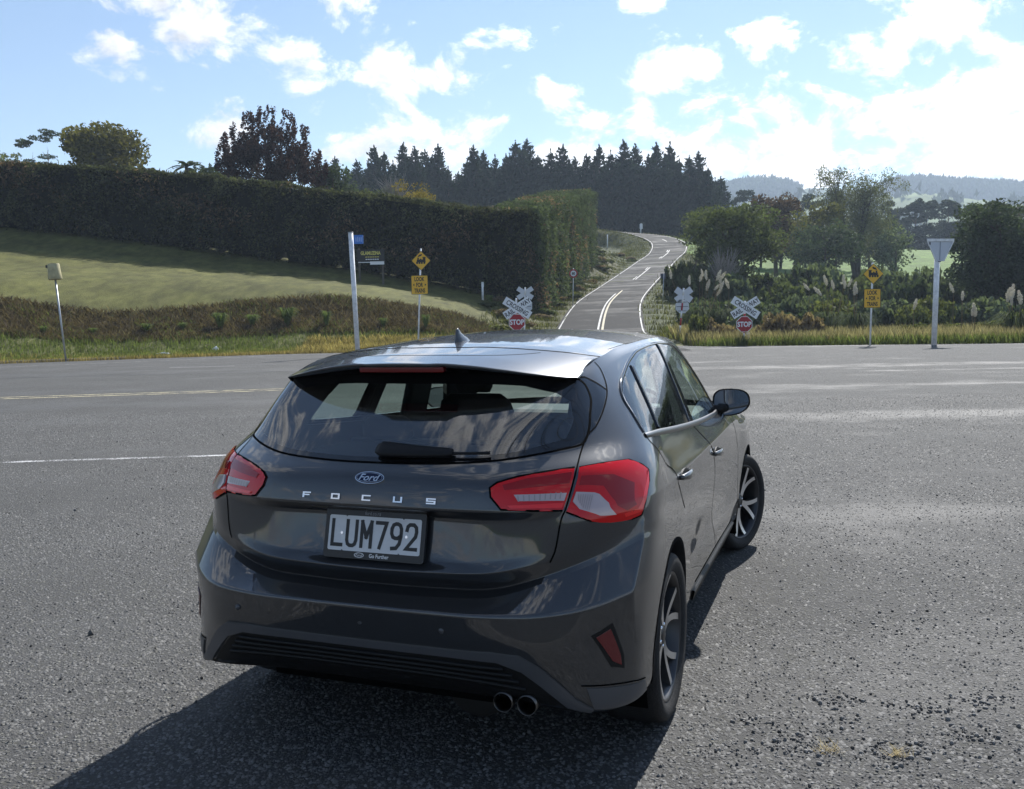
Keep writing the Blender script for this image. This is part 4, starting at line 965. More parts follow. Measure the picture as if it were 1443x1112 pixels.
def build_terrain():
    ys = np.concatenate([np.arange(0, 14, .8), np.arange(14, 150, 1.6), np.arange(150, 200, 5), np.arange(200, 420, 20)])
    xs = np.concatenate([np.arange(-400, -80, 20), np.arange(-80, -30, 3), np.arange(-30, 42, 1.0), np.arange(42, 110, 3), np.arange(110, 500, 20)])
    X, D = np.meshgrid(xs, ys); Y = edge_y(np.clip(X, -120, 130)) + D - .35
    Xc = np.clip(X, -150, 210); Yc = np.clip(Y, 0, 345)
    Z = hz(Xc, Yc); Z = np.where(D < .5, -.03, Z)
    n = rng.normal(0, 1, X.shape) * np.clip(D / 6, 0, 1) * .05; Z = Z + n * (road_near(X, Y)[0] > 5)
    idx = np.arange(X.size).reshape(X.shape); F = np.stack([idx[:-1,:-1], idx[:-1,1:], idx[1:,1:], idx[1:,:-1]], -1).reshape(-1, 4)
    me = mesh('ground', np.stack([X, Y, Z], -1).reshape(-1, 3), F, True)
    # land cover: colour of the ground itself, painted per area
    left = X < np.interp(Y, [50, 66, 85, 105, 126, 200], [2, 3.4, 6, 10.3, 15.6, 20])
    C = np.zeros(X.shape + (3,)); C[:] = (.050, .062, .026)
    lawn = left & (D > 11.2) & (Y < 130); C[lawn] = (.084, .086, .022)
    bank = left & (D <= 11.2) & (D > 5.6); C[bank] = (.090, .070, .045)
    C[(D <= 5.8)] = (.13, .13, .055); C[D <= 1.6] = (.14, .115, .06)
    field = (~left) & (Y > 112) & (X > 30); C[field] = (.095, .165, .03)
    dist = road_near(X, Y)[0]; sl = (dist > 3.3) & (dist < 8) & (Y > 58) & left; C[sl] = (.075, .075, .035)
    path = left & (Y > 1084) & (Y < 118) & (dist > 8.0) & (dist < 10.5); C[path] = (.16, .10, .07)
    a = me.color_attributes.new('cover', 'FLOAT_COLOR', 'POINT'); a.data.foreach_set('color', np.concatenate([C, np.ones(X.shape + (1,))], -1).astype(np.float32).ravel())
    m = mat('grassland', (.08,.1,.04), .9, 0, .2); k = Nodes(m); at_ = k.new('ShaderNodeAttribute'); at_.attribute_name = 'cover'
    tc = k.new('ShaderNodeTexCoord'); P = tc.outputs['Object']
    n1 = k.noise(P, .35, 6, .65); n2 = k.noise(k.mapping(P, (1, .35, 1)), 1.6, 5, .6); n3 = k.noise(P, 14, 3)
    vm = k.new('ShaderNodeVectorMath'); vm.operation = 'SCALE'; k.link(at_.outputs['Color'], vm.inputs[0])
    k.link(k.math('MULTIPLY', k.math('MULTIPLY', k.rng(n1, .3, .7, .60, 1.36), k.rng(n2, .3, .7, .70, 1.30)), k.rng(n3, .3, .7, .8, 1.2)), vm.inputs['Scale'])
    dry = k.mix(k.rng(n2, .5, .72, 0., .30), vm.outputs[0], (.13, .115, .05))
    k.link(dry, k.b.inputs['Base Color'])
    bp = k.new('ShaderNodeBump'); bp.inputs['Strength'].default_value = .6; bp.inputs['Distance'].default_value = .08; k.link(k.math('ADD', n3, n1), bp.inputs['Height']); k.link(bp.outputs[0], k.b.inputs['Normal'])
    tag(obj('ground', me, m), kind='structure')
build_terrain()
# --- hill road with painted lines
def along(off, i0=0, i1=None, dz=0.):
    P = RCs[i0:i1]; t = np.gradient(RCs, axis=0)[i0:i1]; t[:, 2] = 0; t /= np.linalg.norm(t, axis=1, keepdims=True); s = np.stack([t[:, 1], -t[:, 0], 0*t[:, 0]], 1)
    return P + s * off + (0, 0, dz)
def strip(name, a, b, dz, m, i0=0, i1=None, kind='structure'):
    A, B = along(a, i0, i1, dz), along(b, i0, i1, dz); n = len(A)
    F = np.array([(i, i+1, n+i+1, n+i) for i in range(n-1)])[:, ::-1]
    return tag(obj(name, mesh(name, np.concatenate([A, B]), F, True), m), kind=kind)
ASPH = chipseal('hill_asphalt', .011, .030, 60, True, (.96, .99, 1.05), .80, .5); ASPH.node_tree.nodes['Principled BSDF'].inputs['Specular IOR Level'].default_value = .2
strip('hill_road', -3.25, 3.25, .02, ASPH)
PAINT_W = mat('road_paint_white', (.34, .34, .335), .6, var=.45, var_scale=1.5); PAINT_Y = mat('road_paint_yellow', (.32, .28, .17), .6, var=.4, var_scale=1.5)
strip('edge_line', -3.08, -2.98, .032, PAINT_W, 13); strip('edge_line', 2.98, 3.08, .032, PAINT_W, 13)
strip('centre_line', -.22, -.08, .032, PAINT_W, 13, 46); strip('centre_line', .08, .24, .032, PAINT_Y, 13, 48)
strip('centre_line', .08, .22, .032, PAINT_W, 54, 64); strip('centre_line', -.22, -.08, .032, PAINT_W, 54, 57); strip('centre_line', -.22, -.08, .032, PAINT_W, 61, 64)
strip('centre_line', .08, .22, .032, PAINT_W, 72, 82); strip('centre_line', -.22, -.08, .032, PAINT_W, 72, 75); strip('centre_line', -.22, -.08, .032, PAINT_W, 79, 82); strip('centre_line', .0, .14, .032, PAINT_W, 90, 94)
# --- markings and kerb of the main road
def line(name, pts, w, m, z=.004):
    P = np.array([(x, y, z) for x, y in pts], float); t = np.gradient(P, axis=0); t /= np.linalg.norm(t, axis=1, keepdims=True); s = np.stack([t[:, 1], -t[:, 0], 0*t[:, 0]], 1) * w / 2; n = len(P)
    return tag(obj(name, mesh(name, np.concatenate([P - s, P + s]), [(n+i, n+i+1, i+1, i) for i in range(n-1)]), m), kind='structure')
def worn_paint(name, color, keep):
    m = mat(name, color, .65); k = Nodes(m); tc = k.new('ShaderNodeTexCoord'); P = tc.outputs['Object']
    n = k.math('ADD', k.math('MULTIPLY', k.noise(P, 55, 3, .7), .6), k.math('MULTIPLY', k.noise(P, 3, 4), .4)); a = k.rng(n, keep, keep + .06, 0., 1.)
    tr = k.new('ShaderNodeBsdfTransparent'); mx = k.new('ShaderNodeMixShader'); out = k.nt.nodes['Material Output']
    k.link(a, mx.inputs[0]); k.link(tr.outputs[0], mx.inputs[1]); k.link(k.b.outputs[0], mx.inputs[2]); k.link(mx.outputs[0], out.inputs[0]); return m
WORN_W = worn_paint('worn_white_paint', (.48, .48, .48), .478); WORN_Y = worn_paint('worn_yellow_paint', (.52, .46, .28), .45)
line('edge_line', [(-40, 7.9), (-6.11, 10.57), (-3.0, 10.82), (-1.2, 10.95)], .12, WORN_W)
line('centre_line', [(-60, 13.0), (-11.99, 20.80), (-5.86, 21.80), (-5.0, 21.94)], .14, WORN_Y); line('centre_line', [(-60, 13.5), (-11.99, 21.35), (-5.86, 22.35), (-5.0, 22.5)], .14, WORN_Y)
line('edge_line', [(-60, 29), (-22.75, 40.3), (-17, 44.6), (-12.7, 49.0), (-9, 50.0)], .16, WORN_W)
line('lane_dash', [(-13.8, 36.1), (-11.3, 36.5)], .15, PAINT_W); line('lane_dash', [(-22.5, 34.6), (-20.0, 35.0)], .15, PAINT_W)
line('seal_joint', [(-40, 26.6), (-17.4, 30.4), (-9.6, 31.2), (-6, 31.3)], .10, mat('bitumen', (.012, .012, .013), .5), .003)
KPTS = [(-60, 36.0), (-40, 39.6), (-28, 43.2), (-24.0, 45.6), (-20.5, 47.8)]
b = MB()
for (x0, y0), (x1, y1) in zip(KPTS, KPTS[1:]):
    d = Vector((x1 - x0, y1 - y0, 0)); n = Vector((-d.y, d.x, 0)).normalized() * .16
    p0, p1 = Vector((x0, y0, 0)), Vector((x1, y1, 0))
    b.add([p0, p1, p1 + n, p0 + n] + [v + Vector((0, 0, .13)) for v in (p0 + n*.15, p1 + n*.15, p1 + n, p0 + n)], [(0,1,5,4), (1,2,6,5), (2,3,7,6), (3,0,4,7), (4,5,6,7)])
tag(b.build('kerb', mat('kerb_concrete', (.30, .29, .27), .85, var=.25, var_scale=4)), kind='structure')
# loose stones on the near seal
def stone_chips():
    """Sealing chips standing out of the binder near the car (past counting), and some loose ones."""
    n = 250000; y = 1.6 + 15.4 * rng.random(n) ** 1.45; x = (rng.random(n) * 2 - 1) * (1.6 + .72 * y)
    wear = np.sin(x*.55 + 1.7*np.sin(y*.8)) + np.sin(y*2.1 + .6*np.sin(x*.7)) + .7*np.sin(x*2.9 + y*1.3); k = wear + rng.normal(0, 1.0, n) > -1.1; x, y = x[k], y[k]; n = len(x)
    r_ = .0036 + .0056 * rng.random(n) ** 1.6 + .00022 * y; hgt = r_ * (.45 + .75 * rng.random(n)); a0 = rng.random(n) * 6.283; V = np.zeros((n, 6, 3))
    for i in range(5):
        a = a0 + i * 1.2566 + rng.normal(0, .22, n); q = r_ * (.7 + .6 * rng.random(n)); V[:, i] = np.stack([x + np.cos(a)*q*1.15, y + np.sin(a)*q, np.full(n, -.0005)], 1)
    V[:, 5] = np.stack([x + rng.normal(0, .35, n)*r_, y + rng.normal(0, .35, n)*r_, hgt], 1)
    F = np.array([(i, (i+1) % 5, 5) for i in range(5)])[None] + (np.arange(n)*6)[:, None, None]
    tag(obj('chip_stones', mesh('chip_stones', V.reshape(-1, 3), F.reshape(-1, 3)), mat('chip_stone', (.118, .1175, .115), .75, 0, .25, island=.38)), 'packed grey stone chips of the rough seal', 'stone chips', kind='stuff')
    ico = bmesh.new(); bmesh.ops.create_icosphere(ico, subdivisions=1, radius=1); base = np.array([v.co[:] for v in ico.verts]); tri = np.array([[v.index for v in f.verts] for f in ico.faces]); ico.free()
    n = 3800; y = 1.8 + 12 * rng.random(n) ** 1.5; x = (rng.random(n) - .5) * (3 + 1.35 * y)
    keep = np.sin(x*1.7 + 2*np.sin(y*.9)) + np.sin(y*2.3 + x*.8) > rng.normal(0, .9, n); x, y = x[keep], y[keep]; n = len(x); sz = .0035 + .0045 * rng.random(n) ** 2.5 + (rng.random(n) > .99) * .008
    V = base[None] * (1 + rng.normal(0, .2, (n, len(base), 1))) * (sz[:, None] * (.7 + .6 * rng.random((n, 3))))[:, None, :]
    V += np.stack([x, y, sz * .5], 1)[:, None, :]; F = tri[None] + (np.arange(n) * len(base))[:, None, None]
    tag(obj('loose_gravel', mesh('loose_gravel', V.reshape(-1, 3), F.reshape(-1, 3)), mat('gravel_stone', (.085, .085, .083), .8, island=.7)), 'loose grey stones scattered over the seal', 'gravel', kind='stuff')
    # ragged strip where the seal has broken up into coarse dark rubble
    P = []
    for (x0, y0), (x1, y1), m_, wd in (((.72, 3.06), (1.75, 3.10), 620, .05), ((1.15, 3.46), (2.05, 3.42), 380, .045), ((.80, 3.30), (1.30, 3.20), 150, .035), ((1.7, 4.3), (3.2, 4.2), 260, .10)):
        t = rng.random(m_); cl = np.sin(t*19 + y0*7) + rng.normal(0, .7, m_) > -.2; t = t[cl]; P.append(np.stack([x0 + (x1 - x0)*t + rng.normal(0, .03, len(t)), y0 + (y1 - y0)*t + .06*np.sin(t*9) + rng.normal(0, wd, len(t))], 1))
    P = np.concatenate(P); n = len(P); sz = .0035 + .0055 * rng.random(n) ** 2.; V = base[None] * (1 + rng.normal(0, .24, (n, len(base), 1))) * (sz[:, None] * (.6 + .8 * rng.random((n, 3))))[:, None, :]; V += np.c_[P, sz * .35][:, None, :]; F = tri[None] + (np.arange(n) * len(base))[:, None, None]
    tag(obj('broken_seal', mesh('broken_seal', V.reshape(-1, 3), F.reshape(-1, 3)), mat('rubble_stone', (.125, .123, .119), .8, island=.6)), 'coarse dark rubble where the seal has broken up beside the car', 'rubble', kind='stuff')
    for i, (x, y) in enumerate(((1.33, 3.02), (1.10, 3.06))):   # small dry tufts in the broken seal
        m_ = 46; a = rng.random(m_)*6.283; L_ = .02 + .035*rng.random(m_); q = np.stack([np.cos(a), np.sin(a), 0*a], 1); o = np.stack([rng.normal(0, .02, m_), rng.normal(0, .012, m_), 0*a], 1); sd = np.stack([-np.sin(a), np.cos(a), 0*a], 1)*.0012
        V = np.stack([o - sd, o + sd, o + q*L_[:, None] + np.stack([0*a, 0*a, L_*.7], 1)], 1).reshape(-1, 3); F = np.arange(3*m_).reshape(-1, 3)
        tag(obj('dry_tuft', mesh('dry_tuft', V, F), mat('dry_tuft_straw', (.42, .33, .15), .8, island=.3), None, (x, y, .002)), ('larger dry grass tuft sprouting from the broken seal beside the car', 'smaller dry grass tuft beside the larger one in the broken seal')[i], 'grass tuft')
stone_chips()
# ---------------------------------------------------------------- vegetation
def foliage_mat(name, color, island=.35, var=.25, var_scale=.6, rough=.75, spec=.06, trans=.30):
    m = mat(name, color, rough, 0, spec, var=var, var_scale=var_scale, island=island)
    k = Nodes(m); src = k.b.inputs['Base Color'].links[0].from_socket; out = k.nt.nodes['Material Output']
    t = k.new('ShaderNodeBsdfTranslucent'); mx = k.new('ShaderNodeMixShader'); mx.inputs[0].default_value = trans
    vm = k.new('ShaderNodeVectorMath'); vm.operation = 'MULTIPLY'; k.link(src, vm.inputs[0]); vm.inputs[1].default_value = (1.25, 1.35, .7); k.link(vm.outputs[0], t.inputs[0])
    k.link(k.b.outputs[0], mx.inputs[1]); k.link(t.outputs[0], mx.inputs[2]); k.link(mx.outputs[0], out.inputs[0]); return m
def leaves(P, size, aspect=1.8, up=0., droop=None):
    """One bent leaf clump (4 corners) at every point, turned at random."""
    n = len(P); d = rng.normal(0, 1, (n, 3)); d[:, 2] += up
    if droop is not None: d = d * .45 + droop
    d /= np.linalg.norm(d, axis=1, keepdims=True); q = rng.normal(0, 1, (n, 3)); s = np.cross(d, q); s /= np.linalg.norm(s, axis=1, keepdims=True)
    sz = np.broadcast_to(np.asarray(size, float), (n,)) * (.6 + .8 * rng.random(n)); a = d * (sz * aspect / 2)[:, None]; b = s * (sz / 2)[:, None]
    V = np.stack([P - a, P + b * .9 - a * .1, P + a, P - b * .9 - a * .1], 1); return V.reshape(-1, 3), np.arange(4 * n).reshape(-1, 4)
def cloud_mesh(name, P, size, aspect=1.8, up=0., droop=None): V, F = leaves(np.asarray(P, float), size, aspect, up, droop); return mesh(name, V, F)
def ellipsoid_points(n, c, r, shell=.55):
    d = rng.normal(0, 1, (n, 3)); d /= np.linalg.norm(d, axis=1, keepdims=True); k = shell + (1 - shell) * rng.random(n) ** .6
    return np.asarray(c) + d * k[:, None] * np.asarray(r)
def clumps(n, blobs, shell=.5):
    """Points spread over blobs (centre, radii) in proportion to their surface."""
    w = np.array([np.mean(r) ** 2 for _, r in blobs]); w = w / w.sum(); out = []
    for (c, r), k in zip(blobs, w): out.append(ellipsoid_points(max(6, int(n * k)), c, r, shell))
    return np.concatenate(out)
BARK = mat('bark', (.075, .058, .045), .9, 0, .2, var=.3, var_scale=3)
GREY_BARK = mat('grey_bark', (.17, .155, .14), .9, 0, .2, var=.3, var_scale=3)
def limb_mesh(h, r0, n_limb, spread, first=.35, seed=0, fork=2):
    rs = np.random.default_rng(seed); b = MB()
    lean = rs.normal(0, .05, 2); tip = Vector((lean[0]*h, lean[1]*h, h*.82))
    tr = [Vector((0,0,-.3)), Vector((lean[0]*h*.3, lean[1]*h*.3, h*.3)), Vector((lean[0]*h*.7, lean[1]*h*.7, h*.6)), tip]; b.tube(tr, [r0, r0*.8, r0*.5, r0*.12], 7)
    ends = [tip]
    for i in range(n_limb):
        t = first + (.9 - first) * i / max(1, n_limb - 1); a = rs.random() * 6.28; o = Vector((lean[0]*h*t, lean[1]*h*t, h*.82*t)); L_ = spread * (1.1 - .55*t) * (.7 + .5*rs.random())
        e = o + Vector((math.cos(a)*L_, math.sin(a)*L_, L_*(.5 + .6*rs.random()))); mid = (o + e)/2 + Vector((0,0,-.06*L_)); b.tube([o, mid, e], [r0*.38, r0*.24, r0*.06], 5); ends.append(e)
        for q in range(fork):
            a2 = a + rs.normal(0, .7); e2 = mid + Vector((math.cos(a2)*L_*.55, math.sin(a2)*L_*.55, L_*(.35 + .4*rs.random()))); b.tube([mid, e2], [r0*.17, r0*.04], 4); ends.append(e2)
    return b.mesh('trunk', True), ends
def tree(name, label, cat, u, v_base, d, h, r, crown_mat, n=2600, leaf=.35, fine=1.9, seed=1, group=None, blobs=None, trunk_r=None, bark=None, limbs=9, first=.35, aspect=1.7, shell=.45, z=None, droop=None, flat=1.):
    p = at(u, v_base, d); zz = float(hz(np.array([p.x]), np.array([p.y]))[0]) if z is None else z
    t = empty(name, (p.x, p.y, zz)); tag(t, label, cat, group)
    me, ends = limb_mesh(h, trunk_r or h*.028, limbs, r*.8, first, seed); rs = np.random.default_rng(seed + 50)
    if blobs is None:
        blobs = []
        for e in ends: k = r * (.28 + .20*rs.random()); blobs.append(((e.x*1.0, e.y*1.0, min(e.z, h - k*.6)), (k, k, k*.75*flat)))
        for q in range(int(len(ends)*.8)):
            a = rs.random()*6.28; rr = r*(.25 + .6*rs.random()); zc = h*(first + .05 + (.90 - first)*rs.random()); w = math.sqrt(max(.08, 1 - ((zc/h - .62)/.5)**2)); k = r*(.22 + .2*rs.random())
            blobs.append(((math.cos(a)*rr*w, math.sin(a)*rr*w, zc), (k, k, k*.75*flat)))
    obj('trunk', me, bark or BARK, t); obj('crown', cloud_mesh('crown', clumps(int(n*fine), blobs, shell), leaf/fine**.5, aspect, 0, droop), crown_mat, t)
    return t
# ---- clipped hedges
HEDGE_M = foliage_mat('hedge_foliage', (.064, .068, .038), .6, .45, .35)
HEDGE_TOP = foliage_mat('hedge_side_foliage', (.070, .088, .050), .4, .35, .4)
HEDGE_DEAD = foliage_mat('hedge_dead_twigs', (.17, .115, .08), .5, .4, .5)
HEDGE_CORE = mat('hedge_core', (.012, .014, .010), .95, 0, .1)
def hedge(name, label, base, tops, thick, n, m, leaf=.16, gaps=0., side=None):
    """base: list of (x, y, z) along the foot; tops: heights above it; wall goes back by `thick`."""
    B = np.array(base, float); T_ = np.array(tops, float); seg = np.linalg.norm(np.diff(B[:, :2], axis=0), axis=1); s = np.r_[0, np.cumsum(seg)]; Ltot = s[-1]
    tdir = np.gradient(B[:, :2], axis=0); tdir /= np.linalg.norm(tdir, axis=1, keepdims=True); nb = np.stack([-tdir[:, 1], tdir[:, 0]], 1)
    if side is not None: nb = nb * side
    def pos(q, back, hfrac):
        x = np.interp(q, s, B[:, 0]); y = np.interp(q, s, B[:, 1]); z0 = np.interp(q, s, B[:, 2]); H_ = np.interp(q, s, T_); nx = np.interp(q, s, nb[:, 0]); ny = np.interp(q, s, nb[:, 1])
        return np.stack([x + nx*back, y + ny*back, z0 + H_*hfrac], -1)
    root = empty(name, tuple(B[0])); tag(root, label, 'hedge'); o0 = np.array(B[0])
    holes = lambda q: np.clip(.45*np.sin(q*.8 + 2*np.sin(q*.31)) + .35*np.sin(q*4.7 + 2*np.sin(q*.9)) + .3*np.sin(q*9.1 + 1) - .25, 0, 1)**1.3
    # leafy skin: front, back, top, ends
    A = [Ltot*T_.mean(), Ltot*T_.mean()*.35, Ltot*thick*1.2]; k = (np.array(A)/sum(A)*n).astype(int); P = []
    q = rng.random(k[0])*Ltot; hf = rng.random(k[0])**.9; low = (hf < .05 + .40*holes(q)) & (rng.random(k[0]) < .55) & (gaps > 0); bulge = .55*np.sin(q*1.1 + 3*np.sin(q*.23) + 2.2*np.sin(hf*4)) + .28*np.sin(hf*11 + q*.7 + 2*np.sin(q*.5)) + .15*np.sin(q*3.1 + hf*17); P.append(pos(q, rng.normal(0, .22, k[0]) + bulge*(1. if gaps else .35), hf)[~low])
    q = rng.random(k[1])*Ltot; hf = rng.random(k[1]); low = (hf < .05 + .34*holes(q)) & (rng.random(k[1]) < .7) & (gaps > 0); P.append(pos(q, thick + rng.normal(0, .2, k[1]), hf)[~low])
    q = rng.random(k[2])*Ltot; bump = .016*np.sin(q*.7 + 2*np.sin(q*.17)) + .010*np.sin(q*2.1); P.append(pos(q, rng.random(k[2])*thick, 1 + bump + rng.normal(0, .012, k[2])))
    for q0 in (0, Ltot): m_ = int(n*.03); P.append(pos(np.full(m_, q0) + rng.normal(0, .15, m_), rng.random(m_)*thick, rng.random(m_)))
    P = np.concatenate(P) - o0; dead = (np.sin(P[:, 0]*.55 + 2*np.sin(P[:, 2]*.6)) + np.sin(P[:, 1]*.5 + P[:, 2]*.9 + P[:, 0]*.21) + rng.normal(0, .8, len(P))) > 1.75
    obj('foliage', cloud_mesh('foliage', P[~dead], leaf, 1.6), m, root); obj('dead_foliage', cloud_mesh('dead_foliage', P[dead], leaf, 2.2), HEDGE_DEAD, root)
    q = rng.random(int(Ltot*9))*Ltot; sh = pos(q, rng.random(len(q))*thick, 1.) - o0; hh = np.abs(rng.normal(0, .18, len(q))); sh[:, 2] += hh; V_, F_ = leaves(sh, .09, 4.5, 0, np.tile([0, 0, 1.3], (len(q), 1))); obj('stray_shoots', mesh('stray_shoots', V_, F_), m, root)
    # shaded core and the row of stems
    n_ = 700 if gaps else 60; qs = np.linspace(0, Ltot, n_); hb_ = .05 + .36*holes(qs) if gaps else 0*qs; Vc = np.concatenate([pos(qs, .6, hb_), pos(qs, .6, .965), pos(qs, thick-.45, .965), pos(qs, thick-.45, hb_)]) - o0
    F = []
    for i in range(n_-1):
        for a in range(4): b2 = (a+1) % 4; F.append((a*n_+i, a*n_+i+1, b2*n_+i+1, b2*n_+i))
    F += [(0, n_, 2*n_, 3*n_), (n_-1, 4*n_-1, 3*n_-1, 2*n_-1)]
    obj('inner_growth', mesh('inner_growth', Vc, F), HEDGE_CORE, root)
    if gaps:
        for i in range(int(Ltot/1.9)):
            q0 = (i + .5 + rng.normal(0, .15))*1.9; p = pos(np.array([q0]), thick*.45, 0)[0] - o0; tp = pos(np.array([q0 + rng.normal(0, .3)]), thick*.45, .4)[0] - o0
            b = MB(); b.tube([p - (0,0,.3), (p+tp)/2 + rng.normal(0,.08,3), tp], [.16, .13, .09], 6); b.build('stem', BARK, root, True)
    return root
hb = [at(u, v, d) for u, v, d in ((-900,296,80),(-560,298,80),(-260,306,80),(0,326,80),(100,336,80),(200,348,80),(300,360,80),(400,374,80),(500,386,79.5),(600,401,78.5),(680,414,77),(745,424,75.5))]
hp = [[p.x, p.y, float(hz(np.array([p.x]), np.array([p.y]))[0])] for p in hb]
def top_h(u, v, d, z0): return at(u, v, d).z - z0
ht = [top_h(u, v, d, q[2]) for (u, v, d), q in zip(((-900,214,80),(-560,216,80),(-260,222,80),(0,229,80),(100,232,80),(200,238,80),(300,247,80),(400,259,80),(500,271,79.5),(600,284,78.5),(680,292,77),(745,298,75.5)), hp)]
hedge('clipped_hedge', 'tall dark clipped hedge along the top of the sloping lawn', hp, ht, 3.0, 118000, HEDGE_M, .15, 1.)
sb = [at(u, v, d) for u, v, d in ((752,424,76.5),(785,392,92),(812,366,108),(832,346,126))]
sp_ = [[p.x + .6, p.y, float(hz(np.array([p.x + .6]), np.array([p.y]))[0])] for p in sb]
st_ = [top_h(u, v, d, q[2]) for (u, v, d), q in zip(((752,296,76.5),(785,282,92),(812,273,108),(832,270,126)), sp_)]
hedge('clipped_hedge', 'tall clipped hedge running uphill beside the winding road', sp_, st_, 5.0, 70000, HEDGE_TOP, .16, 0., side=1)
# ---- plantation pines
PINE_M = foliage_mat('pine_needles', (.020, .032, .020), .5, .3, .5, .75, .05, .2)
def pine_meshes(k):
    rs = np.random.default_rng(100 + k); h = 1.; P = []; S_ = []; D = []
    b = MB(); b.tube([(0,0,-.03),(rs.normal(0,.004),rs.normal(0,.004),.5),(0,0,.99)], [.013,.009,.0015], 6)
    z = .14 if k < 3 else .02
    while z < .97:
        rad = .17*(1 - z)**.85*(.75 + .5*rs.random()) + .008; nb_ = rs.integers(5, 8); a0 = rs.random()*6.28
        for i in range(nb_):
            a = a0 + i*6.283/nb_ + rs.normal(0, .2); L_ = rad*(.7 + .5*rs.random()); rise = L_*(.28 + .35*rs.random())
            b.tube([(0,0,z),(math.cos(a)*L_, math.sin(a)*L_, z + rise)], [.0035,.0008], 3, False)
            m_ = max(5, int(L_*230))
            t = .15 + .9*rs.random(m_)**.8; P.append(np.stack([math.cos(a)*L_*t, math.sin(a)*L_*t, z + rise*t], 1) + rs.normal(0, .010, (m_, 3))); S_.append(np.full(m_, .030*(1.1 - .5*z)))
            D.append(np.tile([math.cos(a)*.6, math.sin(a)*.6, .9], (m_, 1)))
        z += .032 + .018*rs.random()
    m_ = 26; P.append(np.stack([rs.normal(0,.003,m_), rs.normal(0,.003,m_), .93 + .085*rs.random(m_)], 1)); S_.append(np.full(m_, .013)); D.append(np.tile([0,0,1.4], (m_, 1)))
    P = np.concatenate(P); V, F = leaves(P, np.concatenate(S_), 1.9, 0, np.concatenate(D)); return b.mesh('trunk', True), mesh('crown', V, F)
PINES = [pine_meshes(k) for k in range(5)]
for t_, c_ in PINES: t_.materials.append(BARK); c_.materials.append(PINE_M)
def pine(u, v_top, d, k, label, group, s=1.):
    p = at(u, 340, d); z0 = float(hz(np.array([p.x]), np.array([min(p.y, 340)]))[0]); h = at(u, v_top, d).z - z0
    t = empty('pine_tree', (p.x, p.y, z0), rng.random()*6.28); tag(t, label, 'tree', group); t.scale = (h*s, h*s, h)
    obj('trunk', PINES[k][0], None, t); obj('crown', PINES[k][1], None, t)
tops = [(462,230),(476,222),(492,236),(506,226),(519,238),(531,206),(545,216),(557,228),(572,203),(588,207),(602,212),(621,205),(634,236),(648,243),(661,226),(670,206),(684,214),(700,220),(716,218),(729,199),(745,197),(760,220),(778,212),(795,205),(812,222),(828,218),(846,206),(862,214),(880,199),(897,204),(915,218),(926,203),(945,202),(958,226),(972,220),(985,214),(998,238),(1008,252)]
for i, (u, v) in enumerate(tops):
    pine(u, v, 207 + 5*((i*7) % 3) + rng.normal(0, 1.5), i % 5, 'tall dark plantation pine in the row on the rise behind the hedge', 'plantation pines', 1.28)
for i, ((u0, v0), (u1, v1)) in enumerate(zip(tops, tops[1:])):
    pine((u0 + u1)/2 + rng.normal(0, 2), (v0 + v1)/2 + 10 + 14*rng.random(), 212 + rng.normal(0, 2.5), (i*2 + 1) % 5, 'slightly lower pine filling the gap between taller plantation pines', 'gap-filling plantation pines', 1.2)
for i in range(30):
    u = 470 + i*18.5 + rng.normal(0, 5); pine(u, 238 + 18*rng.random() - (u > 640)*8 + max(0, u - 960)*.3, 226 + 6*rng.random(), 3 + i % 2, 'shorter dark pine standing in the second row behind the plantation edge', 'second row of pines', 1.7)
# ---- trees behind the long hedge
OLIVE = foliage_mat('olive_foliage', (.115, .105, .034), .5, .4, .5); PURPLE = foliage_mat('purple_foliage', (.045, .022, .022), .6, .5, .4); DULL = foliage_mat('dull_foliage', (.092, .108, .048), .45, .4, .4)
DARKG = foliage_mat('dark_foliage', (.050, .066, .040), .45, .4, .4); YELLOWG = foliage_mat('yellow_green_foliage', (.12, .115, .03), .45, .4, .4); RUST = foliage_mat('rust_foliage', (.075, .045, .030), .5, .4, .4)
GREY_G = foliage_mat('grey_green_foliage', (.115, .138, .09), .45, .35, .4); STRAW = foliage_mat('straw_foliage', (.22, .165, .105), .5, .4, .5, trans=.25); GOLD = foliage_mat('gold_foliage', (.19, .145, .035), .4, .3, .5)
def tall(u, vt, d, z): return at(u, vt, d).z - z
def tree_px(name, label, cat, u, vt, d, halfpx, m, **kw):
    p = at(u, 340, d); z = float(hz(np.array([p.x]), np.array([min(p.y, 340)]))[0]); return tree(name, label, cat, u, 340, d, tall(u, vt, d, z), halfpx*d/1262, m, z=z, **kw)
tree_px('broadleaf_tree', 'spreading olive-green tree rising behind the left end of the hedge', 'tree', 148, 184, 112, 62, OLIVE, n=4200, leaf=.42, seed=3, first=.5, limbs=12)
def maple():
    d = 100; p = at(385, 340, d); z = float(hz(np.array([p.x]), np.array([p.y]))[0]); h = tall(388, 153, d, z); r = 78*d/1262; rs = np.random.default_rng(4); blobs = []
    for k in range(120):
        a = rs.random()*6.283; q = rs.random()**.5; x, y = math.cos(a)*q*r, math.sin(a)*q*r*.8; zt = h*(.60 + .42*(1 - q**2.2)) - rs.random()*2.2*(rs.random() > .45)
        blobs.append(((x, y, zt - .5), (.30, .30, .75)))
        if rs.random() < .75: blobs.append(((x*.9, y*.9, zt - 1.6 - 2*rs.random()), (.62, .62, .8)))
    for k in range(30): a = rs.random()*6.283; q = rs.random()**.5*.85; blobs.append(((math.cos(a)*q*r, math.sin(a)*q*r*.8, h*(.35 + .3*rs.random())), (1.3, 1.3, 1.1)))
    tree('maple_tree', 'dark purple-leaved tree with upright branches above the hedge', 'tree', 385, 340, d, h, r, PURPLE, n=13000, leaf=.26, seed=4, blobs=blobs, z=z, limbs=16, first=.3, shell=.2)
maple()
